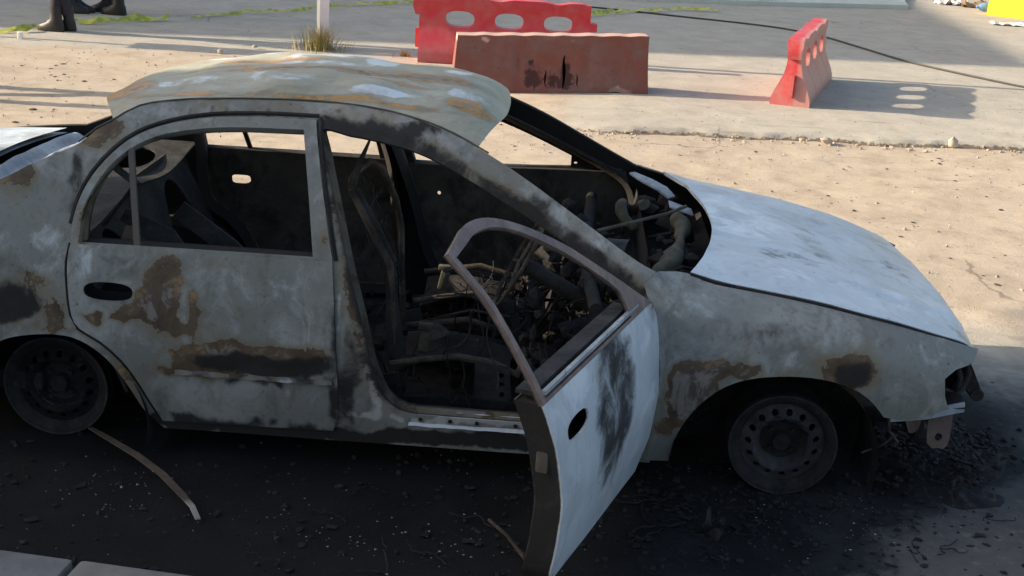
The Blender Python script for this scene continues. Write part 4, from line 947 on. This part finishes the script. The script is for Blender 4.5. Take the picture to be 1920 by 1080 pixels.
# ------------------------------------------------------------------ rubbish heap at the upper right
M_BLUE = plain('blue_plastic', (.12, .28, .55), .45, .15)
mb = MB(); mb.loft([[Vector((x_, r_*math.cos(t), .06+r_*math.sin(t))) for t in [2*math.pi*k/16 for k in range(16)]] for x_, r_ in ((-.17, .012), (-.16, .018), (-.13, .02), (-.10, .05), (-.04, .062), (.10, .062), (.13, .055), (.135, .02))], True, True)
o = mb.build('plastic_bottle', M_BLUE); o.location = (7.72, 15.62, .01); o.rotation_euler = (0, 0, rad(15)); tag(o, 'blue plastic container lying in the rubbish at upper right', 'container')
M_YEL = plain('yellow_paint', (.78, .50, .02), .55, .12)
yb = empty('yellow_block', (8.38, 15.2, 0), rad(-28)); yb.scale = (1.25, 1.25, 1.25); tag(yb, 'yellow painted concrete barrier block at the top right corner', 'barrier block')
mb = MB(); pr = [(-.30, 0), (.30, 0), (.28, .12), (.14, .32), (.11, .70), (-.11, .70), (-.14, .32), (-.28, .12)]
mb.loft([[Vector((x_, q[0], q[1])) for q in pr] for x_ in (-.55, .95)], True, True); mb.build('block_body', M_YEL, yb, 20)
rw = random.Random(31); M_PAPER = plain('dirty_white_sheet', (.78, .76, .72), .8, .08); M_BROWNP = plain('brown_scrap', (.22, .15, .09), .85, .3)
def crumple(name, c, sx, sy, h, mat, label, cat, seed, group='rubbish at the upper right'):
    mb = MB(); mb.grid(lambda u, v: Vector(((u-.5)*sx+.15*sx*noise.noise(Vector((u*3, v*3, seed))), (v-.5)*sy+.15*sy*noise.noise(Vector((u*3, v*3, seed+9))), .008+h*abs(noise.noise(Vector((u*4, v*4, seed+3)))))), 12, 12)
    o = mb.build(name, mat, None, 25); o.location = c; tag(o, label, cat, group); return o
crumple('paper_sheet', (7.62, 14.15, 0), .55, .22, .05, M_PAPER, 'crumpled white sheet lying in front of the yellow block', 'sheet', 1)
crumple('paper_sheet', (8.05, 14.0, 0), .4, .3, .10, M_PAPER, 'white crumpled sheet at the right edge below the yellow block', 'sheet', 4)
crumple('plastic_bag', (7.40, 16.35, 0), .45, .30, .16, M_PAPER, 'whitish plastic bag left of the blue container', 'bag', 7)
crumple('plastic_bag', (7.95, 15.35, 0), .22, .18, .10, M_PAPER, 'small pale bag just right of the blue container', 'bag', 12)
crumple('cardboard_scrap', (7.68, 16.15, 0), .40, .25, .16, M_BROWNP, 'brown cardboard scrap behind the blue container', 'scrap', 15)
crumple('cardboard_scrap', (8.05, 15.62, 0), .20, .16, .12, M_BROWNP, 'small brown scrap between blue container and yellow block', 'scrap', 18)

# ------------------------------------------------------------------ kerb and footway on the camera's side
M_KERB = plain('kerb_concrete', (.20, .19, .17), .85, .22, 6, .5)
jx = [-2.9, -2.0, -1.25, -.44, .375, 1.19, 2.0, 2.85, 3.7, 4.6, 5.5]
kn = ['rough grey kerb stone at the bottom left corner', 'grey kerb stone right of the corner one, at the bottom left edge']
for i in range(len(jx)-1):
    L_ = jx[i+1]-jx[i]-.018; mb = MB(); mb.box((0, -.09, .05), (L_, .18, .13), None, .014)
    for v in mb.v: v.z += .004*noise.noise(Vector((v.x*3+i, v.y*5, 0)))
    o = mb.build('kerb_stone', M_KERB); o.location = ((jx[i]+jx[i+1])/2, -.765-.114*((jx[i]+jx[i+1])/2), -.012+.004*(i % 3)); o.rotation_euler = (0, 0, rad(-6.5+.3*(i % 2)))
    lab = kn[0] if i == 3 else kn[1] if i == 4 else 'grey kerb stone '+('left of the bottom left corner' if i < 3 else 'below the picture, right of the two in view')
    tag(o, lab, 'kerb stone', 'kerb stones on the near side')
mb = MB(); mb.grid(lambda u, v: Vector((-30+60*u, -.962-.114*(-30+60*u)-5.5*v, .105)), 30, 6); tag(mb.build('pavement', plain('footway_concrete', (.26, .25, .23), .9, .15, 3)), kind='structure')

# ------------------------------------------------------------------ debris around the car
mb = MB(); pts = [(.06, .16, .03), (.16, .06, .045), (.30, -.06, .05), (.42, -.17, .045), (.51, -.27, .035), (.565, -.335, .028), (.60, -.395, .018)]
mb.strip(pts, [.014, .022, .026, .026, .024, .018, .016], .005, Vector((.3, -.2, 1)))
tag(mb.build('metal_strip', burn_material('strip_steel', (.10, .08, .065), (.16, .12, .09), (.45, .42, .38), 0, 0, -.15), None, 30, [(.2, 0, .8 if v[1] < -.28 else 0) for v in mb.v]), 'bent brown metal strip on black ground below the rear door', 'metal strip')
mb = MB(); mb.grid(lambda u, v: Vector((2.20+.06*(u-.5)+.02*v+.02*noise.noise(Vector((u*3, v*3, 1))), -.24+.03*math.sin(u*5)+.02*v, .004+.075*v*abs(math.sin(u*5+.6))+.02*noise.noise(Vector((u*4, v*4, 8))))), 12, 8)
tag(mb.build('metal_scrap', M_SOOTGREY, None, 30), 'small crumpled pale scrap near the front wheel', 'scrap')
mb = MB(); mb.tube([(1.50, -.27, .02), (1.56, -.38, .035), (1.62, -.50, .03), (1.66, -.60, .02)], .006, 6); tag(mb.build('thin_rod', M_WIRE), 'thin bent rod on the ground beside the open door', 'rod')
rw = random.Random(77)
def soot_in(x, y): return polydist(Vector((x, y)), SOOT)
M_CHAR = soot_material('charred_debris', (.010, .010, .011), (.030, .028, .028))
# heap of charred remains under the nose
mb = MB()
def heap(x, y):
    d = math.sqrt(((x-3.08)/.34)**2+((y-.50)/.48)**2)+.35*noise.noise(Vector((x*4, y*4, 6))); return max(0, .055*(1-d*d))*(1+.8*noise.noise(Vector((x*9, y*9, 0))))
mb.grid(lambda u, v: Vector((2.70+.78*u, -.02+1.06*v, -.022+heap(2.70+.78*u, -.02+1.06*v)+.02*heap(2.7+.78*u, -.02+1.06*v)/.07*noise.noise(Vector((u*40, v*40, 0))))), 60, 70)
for k in range(1100):
    x = 3.06+rw.gauss(0, .20); y = .46+rw.gauss(0, .26)
    if soot_in(x, y) > -.03: mb.chunk((x, y, heap(x, y)+.002), rw.choice((.003, .004, .005, .006, .008, .011, .018)), rw, .55)
tag(mb.build('ash_heap', M_CHAR, None, 25), 'black heap of charred remains under the car nose', 'ash', kind='stuff')
mb = MB()
for k in range(1700):
    x, y = rw.uniform(-1.2, 3.5), rw.uniform(-.95, .5)
    if rw.random() < .35: x, y = rw.gauss(2.2, .35), rw.gauss(0, .2)
    d = soot_in(x, y)
    if d > -.15: mb.chunk((x, y, .003), rw.choice((.003, .004, .006, .009, .014)), rw, .6)
for k in range(260):
    x, y = rw.uniform(1.9, 3.3), rw.uniform(-.6, .15)
    mb.chunk((x, y, .003), rw.choice((.003, .004, .006, .009, .014)), rw, .5)
for k in range(46):   # wires and flakes of burnt trim
    x, y = rw.choice(((rw.uniform(1.9, 3.2), rw.uniform(-.5, .1)), (rw.uniform(.8, 1.7), rw.uniform(-.7, -.1)), (rw.uniform(2.0, 2.4), rw.uniform(-.35, 0))))
    sd_ = rw.random()*40; a0 = rw.random()*6.3; ln = rw.uniform(.04, .2); mb.tube([(x+math.cos(a0)*ln*f_/8+.03*noise.noise(Vector((f_*.4, sd_, 0))), y+math.sin(a0)*ln*f_/8+.03*noise.noise(Vector((f_*.4, sd_, 5))), .008+.02*abs(noise.noise(Vector((f_*.4, sd_, 9))))) for f_ in range(9)], rw.choice((.0015, .002, .003)), 4)
for k in range(60):
    x, y = rw.gauss(2.35, .4), rw.gauss(-.1, .2)
    if k > 40: x, y = rw.uniform(-.5, 1.8), rw.uniform(-.8, -.1)
    sx_, sd_ = rw.uniform(.006, .022), rw.random()*40; a0 = rw.random()*6.3; Rm = Matrix.Rotation(a0, 3, 'Z'); mb.grid(lambda u, v: Vector((x, y, .004))+Rm @ Vector(((u-.5)*sx_*2, (v-.5)*sx_*1.2, .5*sx_*abs(noise.noise(Vector((u*3, v*3, sd_)))))), 4, 4)
tag(mb.build('charred_crumbs', M_CHAR, None, 25), 'black crumbs strewn over the scorched ground', 'debris', kind='stuff')
M_GLASS = plain('ash_white_crumbs', (.30, .30, .29), .5, .5, 40)
mb = MB()
for k in range(330):
    x, y = rw.uniform(-.6, 3.2), rw.uniform(-.8, .25)
    if rw.random() < .6: cx, cy = rw.choice(((.2, -.15), (.35, -.25), (1.1, -.45), (1.5, -.4), (2.5, -.1), (2.75, -.05), (.9, -.35))); x, y = rw.gauss(cx, .13), rw.gauss(cy, .10)
    mb.shard((x, y, .004), rw.choice((.0025, .0025, .003, .004, .004, .006)), rw)
tag(mb.build('glass_crumbs', M_GLASS, None, 20, None, False), 'pale glass crumbs sprinkled on the scorched ground', 'glass', kind='stuff')
# pebbles and dirt specks on the sunlit ground
M_PEB = plain('pebbles', (.36, .29, .22), .9, .35, 30); M_DARKP = plain('dark_litter', (.075, .05, .035), .9, .4, 30)
mb = MB()
for k in range(900):
    x, y = rw.uniform(-3, 6), rw.uniform(1.9, 8.0); mb.chunk((x, y, .003), rw.choice((.004, .006, .008, .012)), rw, .7)
for k in range(420):
    x = 1.5+rw.random()*5
    if noise.noise(Vector((x*2.2, 0, 5))) < -.12: continue
    mb.chunk((x, crack_y(x)+rw.gauss(-.10, .07), .004), rw.choice((.004, .005, .006, .008, .011, .016)), rw, .7)
tag(mb.build('gravel', M_PEB, None, 25), 'small gravel on the sunlit dirt and along the broken edge', 'gravel', kind='stuff')
mb = MB()
for k in range(1000):
    x, y = rw.uniform(-3, 6), rw.uniform(1.9, 8.0)
    if noise.noise(Vector((x*.8, y*.8, 3))) < -.1: continue
    mb.chunk((x, y, .002), rw.choice((.005, .006, .008, .010, .013, .022)), rw, .25)
tag(mb.build('dark_litter', M_DARKP, None, 25), 'dark scraps and leaf litter on the sunlit dirt', 'litter', kind='stuff')
for i, (x, y, r_, lab) in enumerate([(3.65, 5.80, .055, 'pale stone by the cracked edge in front of the right barrier'), (4.65, 6.0, .06, 'pale stone on the cracked edge below the barrier shadow'), (-1.29, 8.42, .04, 'small stone left of the white post'), (-1.52, 8.02, .035, 'small stone on the sunlit dirt near the left shadow streak')]):
    mb = MB(); mb.chunk((0, 0, r_*.35), r_, rw, .8); o = mb.build('stone', plain('stone_pale', (.50, .42, .33), .9), None, 60); o.location = (x, y, .01); tag(o, lab, 'stone', 'stones')
mb = MB(); mb.box((0, 0, .035), (.05, .03, .07), None, .008); o = mb.build('paper_cup', M_PAPER); o.location = (-3.42, 8.1, 0); tag(o, 'tiny white carton on the sunlit strip at the far left', 'carton')

# ------------------------------------------------------------------ people at the upper left (frame cuts them at the shins)
M_TROUS = plain('dark_uniform_cloth', (.022, .020, .026), .85, .25, 20); M_BOOT = plain('black_boot', (.012, .012, .012), .5); M_SKIN = plain('skin', (.35, .20, .13), .55, .08); M_HAIR = plain('dark_hair', (.015, .012, .01), .6)
def skin_mesh(name, verts, edges, radii, root, mat, parent, sub=2):
    me = bpy.data.meshes.new(name); me.from_pydata(verts, edges, []); me.update(); o = link(name, me, parent)
    md = o.modifiers.new('skin', 'SKIN'); md.use_smooth_shade = True
    for i, r_ in enumerate(radii):
        me.skin_vertices[0].data[i].radius = (r_, r_) if not isinstance(r_, tuple) else r_; me.skin_vertices[0].data[i].use_root = (i == root)
    sb = o.modifiers.new('sub', 'SUBSURF'); sb.levels = sub; sb.render_levels = sub; me.materials.append(mat); return o
def person(loc, rz, feet, label):
    p_ = empty('person', loc, rz); tag(p_, label, 'person', 'people standing at the upper left')
    (rx, ry), (lx, ly) = feet    # local: +x is the way the person faces
    hip = .92
    V_ = [(0, 0, hip), (0, 0, 1.12), (0, 0, 1.32), (0, 0, 1.46), (.01, 0, 1.53), (.02, 0, 1.64), (.02, 0, 1.73)]; E_ = [(0, 1), (1, 2), (2, 3), (3, 4), (4, 5), (5, 6)]; R_ = [.13, .125, .15, .10, .055, .088, .07]
    def leg(s_, fx, fy):
        k = len(V_); V_.extend([(0, s_*.09, hip-.06), (fx*.5+.03, s_*.09+(fy-s_*.09)*.5, .48), (fx, fy, .09), (fx+.12, fy, .04)]); E_.extend([(0, k), (k, k+1), (k+1, k+2), (k+2, k+3)]); R_.extend([.085, .045, .026, .024])
    def arm(s_):
        k = len(V_); V_.extend([(0, s_*.19, 1.40), (-.02, s_*.24, 1.14), (.06, s_*.22, .92), (.09, s_*.21, .84)]); E_.extend([(3, k), (k, k+1), (k+1, k+2), (k+2, k+3)]); R_.extend([.055, .045, .032, .038])
    leg(-1, rx, ry); leg(1, lx, ly); arm(-1); arm(1)
    skin_mesh('body', V_, E_, R_, 0, M_SKIN, p_)
    skin_mesh('trousers', [V_[0], V_[7], V_[8], (V_[9][0], V_[9][1], .13), V_[11], V_[12], (V_[13][0], V_[13][1], .13), (0, 0, 1.0)], [(0, 1), (1, 2), (2, 3), (0, 4), (4, 5), (5, 6), (0, 7)], [.15, .105, .072, .058, .105, .072, .058, .145], 0, M_TROUS, p_)
    skin_mesh('jacket', [(0, 0, .95), (0, 0, 1.14), (0, 0, 1.32), (0, 0, 1.45)]+V_[15:18]+V_[19:22], [(0, 1), (1, 2), (2, 3), (3, 4), (4, 5), (5, 6), (3, 7), (7, 8), (8, 9)], [.155, .15, .17, .115, .07, .06, .048, .07, .06, .048], 1, M_TROUS, p_)
    for fx, fy in feet:
        mb = MB(); loops = []
        for z, x0_, x1_, w_ in ((0, -.085, .205, .046), (.025, -.088, .21, .050), (.06, -.085, .19, .047), (.085, -.08, .12, .045), (.12, -.065, .065, .044), (.20, -.060, .058, .046), (.24, -.060, .058, .046)):
            loops.append([Vector((fx+(x0_+x1_)/2+(x1_-x0_)/2*math.cos(t), fy+w_*math.sin(t)*(1 if math.cos(t) < .6 else .92), z)) for t in [2*math.pi*k/18 for k in range(18)]])
        mb.loft(loops, True, True); mb.build('boot', M_BOOT, p_)
    mb = MB(); mb.grid(lambda u, v: Vector((.012+.098*math.cos(u*6.283)*math.sin(.1+v*1.5), .092*math.sin(u*6.283)*math.sin(.1+v*1.5), 1.70+.115*math.cos(.1+v*1.5))), 20, 8); mb.build('hair', M_HAIR, p_)
    mb = MB(); mb.add([(.105, -.014, 1.645), (.105, .014, 1.645), (.130, 0, 1.64), (.100, 0, 1.69)], [(0, 1, 2), (0, 2, 3), (1, 3, 2)]); mb.build('nose', M_SKIN, p_)
    for s_ in (-1, 1): mb = MB(); mb.box((.02, s_*.09, 1.665), (.03, .012, .055), None, .005); mb.build('ear', M_SKIN, p_)
    for s_ in (-1, 1):
        mb = MB(); h = Vector((.105, s_*.21, .80)); mb.box(h, (.05, .028, .09), None, .012)
        for q in range(4): mb.tube([h+Vector((-.018+.013*q, 0, -.04)), h+Vector((-.014+.014*q, -s_*.006, -.075-.006*(q in (1, 2)))), h+Vector((-.008+.015*q, -s_*.018, -.10))], [.0085, .008, .0065], 6)
        mb.tube([h+Vector((.02, 0, .02)), h+Vector((.045, -s_*.01, -.01)), h+Vector((.05, -s_*.018, -.035))], [.01, .009, .007], 6); mb.build('hand', M_SKIN, p_)
    return p_
person((-3.24, 8.72, 0), rad(180-12), ((.05, .05), (-.02, -.05)), 'person in dark trousers and boots nearest the tape, facing left')
person((-3.60, 9.98, 0), rad(0), ((.0, .055), (-.02, -.05)), 'person in dark trousers behind the nearest one, facing right')
person((-3.20, 10.06, 0), rad(180-8), ((-.09, .06), (.10, -.06)), 'person in dark trousers, rightmost of the three, with feet apart')

# ------------------------------------------------------------------ buildings outside the picture whose shade falls across it
M_WALL = plain('plaster_wall', (.40, .36, .30), .9, .1, 1.5); M_PANE = plain('dark_window', (.03, .035, .04), .2)
def building(name, foot, h, label):
    b_ = empty(name, (*foot[0], 0)); tag(b_, label, 'building'); o_ = Vector((*foot[0], 0))
    mb = MB(); mb.loft([[Vector((*q, 0))-o_ for q in foot], [Vector((*q, h))-o_ for q in foot]], True, True); mb.build('wall', M_WALL, b_, 20)
    for i in range(len(foot)):
        a, c = Vector((*foot[i], 0)), Vector((*foot[(i+1) % len(foot)], 0)); L_ = (c-a).length
        if L_ < 3: continue
        d = (c-a)/L_; nrm = Vector((d.y, -d.x, 0)); m = int(L_//3)
        for k in range(m):
            for z in ([1.6, 4.8] if h > 6 else [1.6]):
                q = a+d*((k+.5)*L_/m)+Vector((0, 0, z))-o_+nrm*.02
                if m*2 > 14 and k % 2: continue
                mb = MB(); mb.box(q, (1.1, .06, 1.3), Matrix.Rotation(math.atan2(d.y, d.x), 3, 'Z'), .01); mb.build('window', M_PANE, b_)
    return b_
b1 = building('shade_building', [(-14, -4.5), (-8.2, -4.5), (-8.2, .76), (-14, .76)], 5.6, 'unseen plastered building added beyond the left edge to shade the car')  # unseen block, added and sized for the shade on the car
mb = MB(); mb.box((5.68, 5.2, 5.17), (.24, 2.8, .84), None, .02); mb.build('shade_slab', M_WALL, b1)  # added overhang, shaped so low sun reaches the car's roof and trunk
b2 = building('long_building', [(-24.5, 8.42), (-14.0, 10.15), (-13.7, 34), (-24.5, 34)], 8.0, 'long two-storey building beyond the upper left, shading the road')
b3 = building('sky_block_building', [(-30, -26), (24, -26), (24, -18), (-30, -18)], 5.0, 'unseen plastered street front added behind the camera to cut sky light')  # unseen, added to hold back sky light from the car's near side
sp = empty('sign_post', (-5.2, 8.15, 0)); tag(sp, 'sign post beyond the left edge', 'sign post')
mb = MB(); mb.box((0, 0, .8), (.05, .05, 1.6), None, .005); mb.build('shaft', M_WHITE, sp); mb = MB(); mb.box((0, 0, 1.35), (.03, .34, .55), None, .004); mb.build('sign_board', M_WHITE, sp)
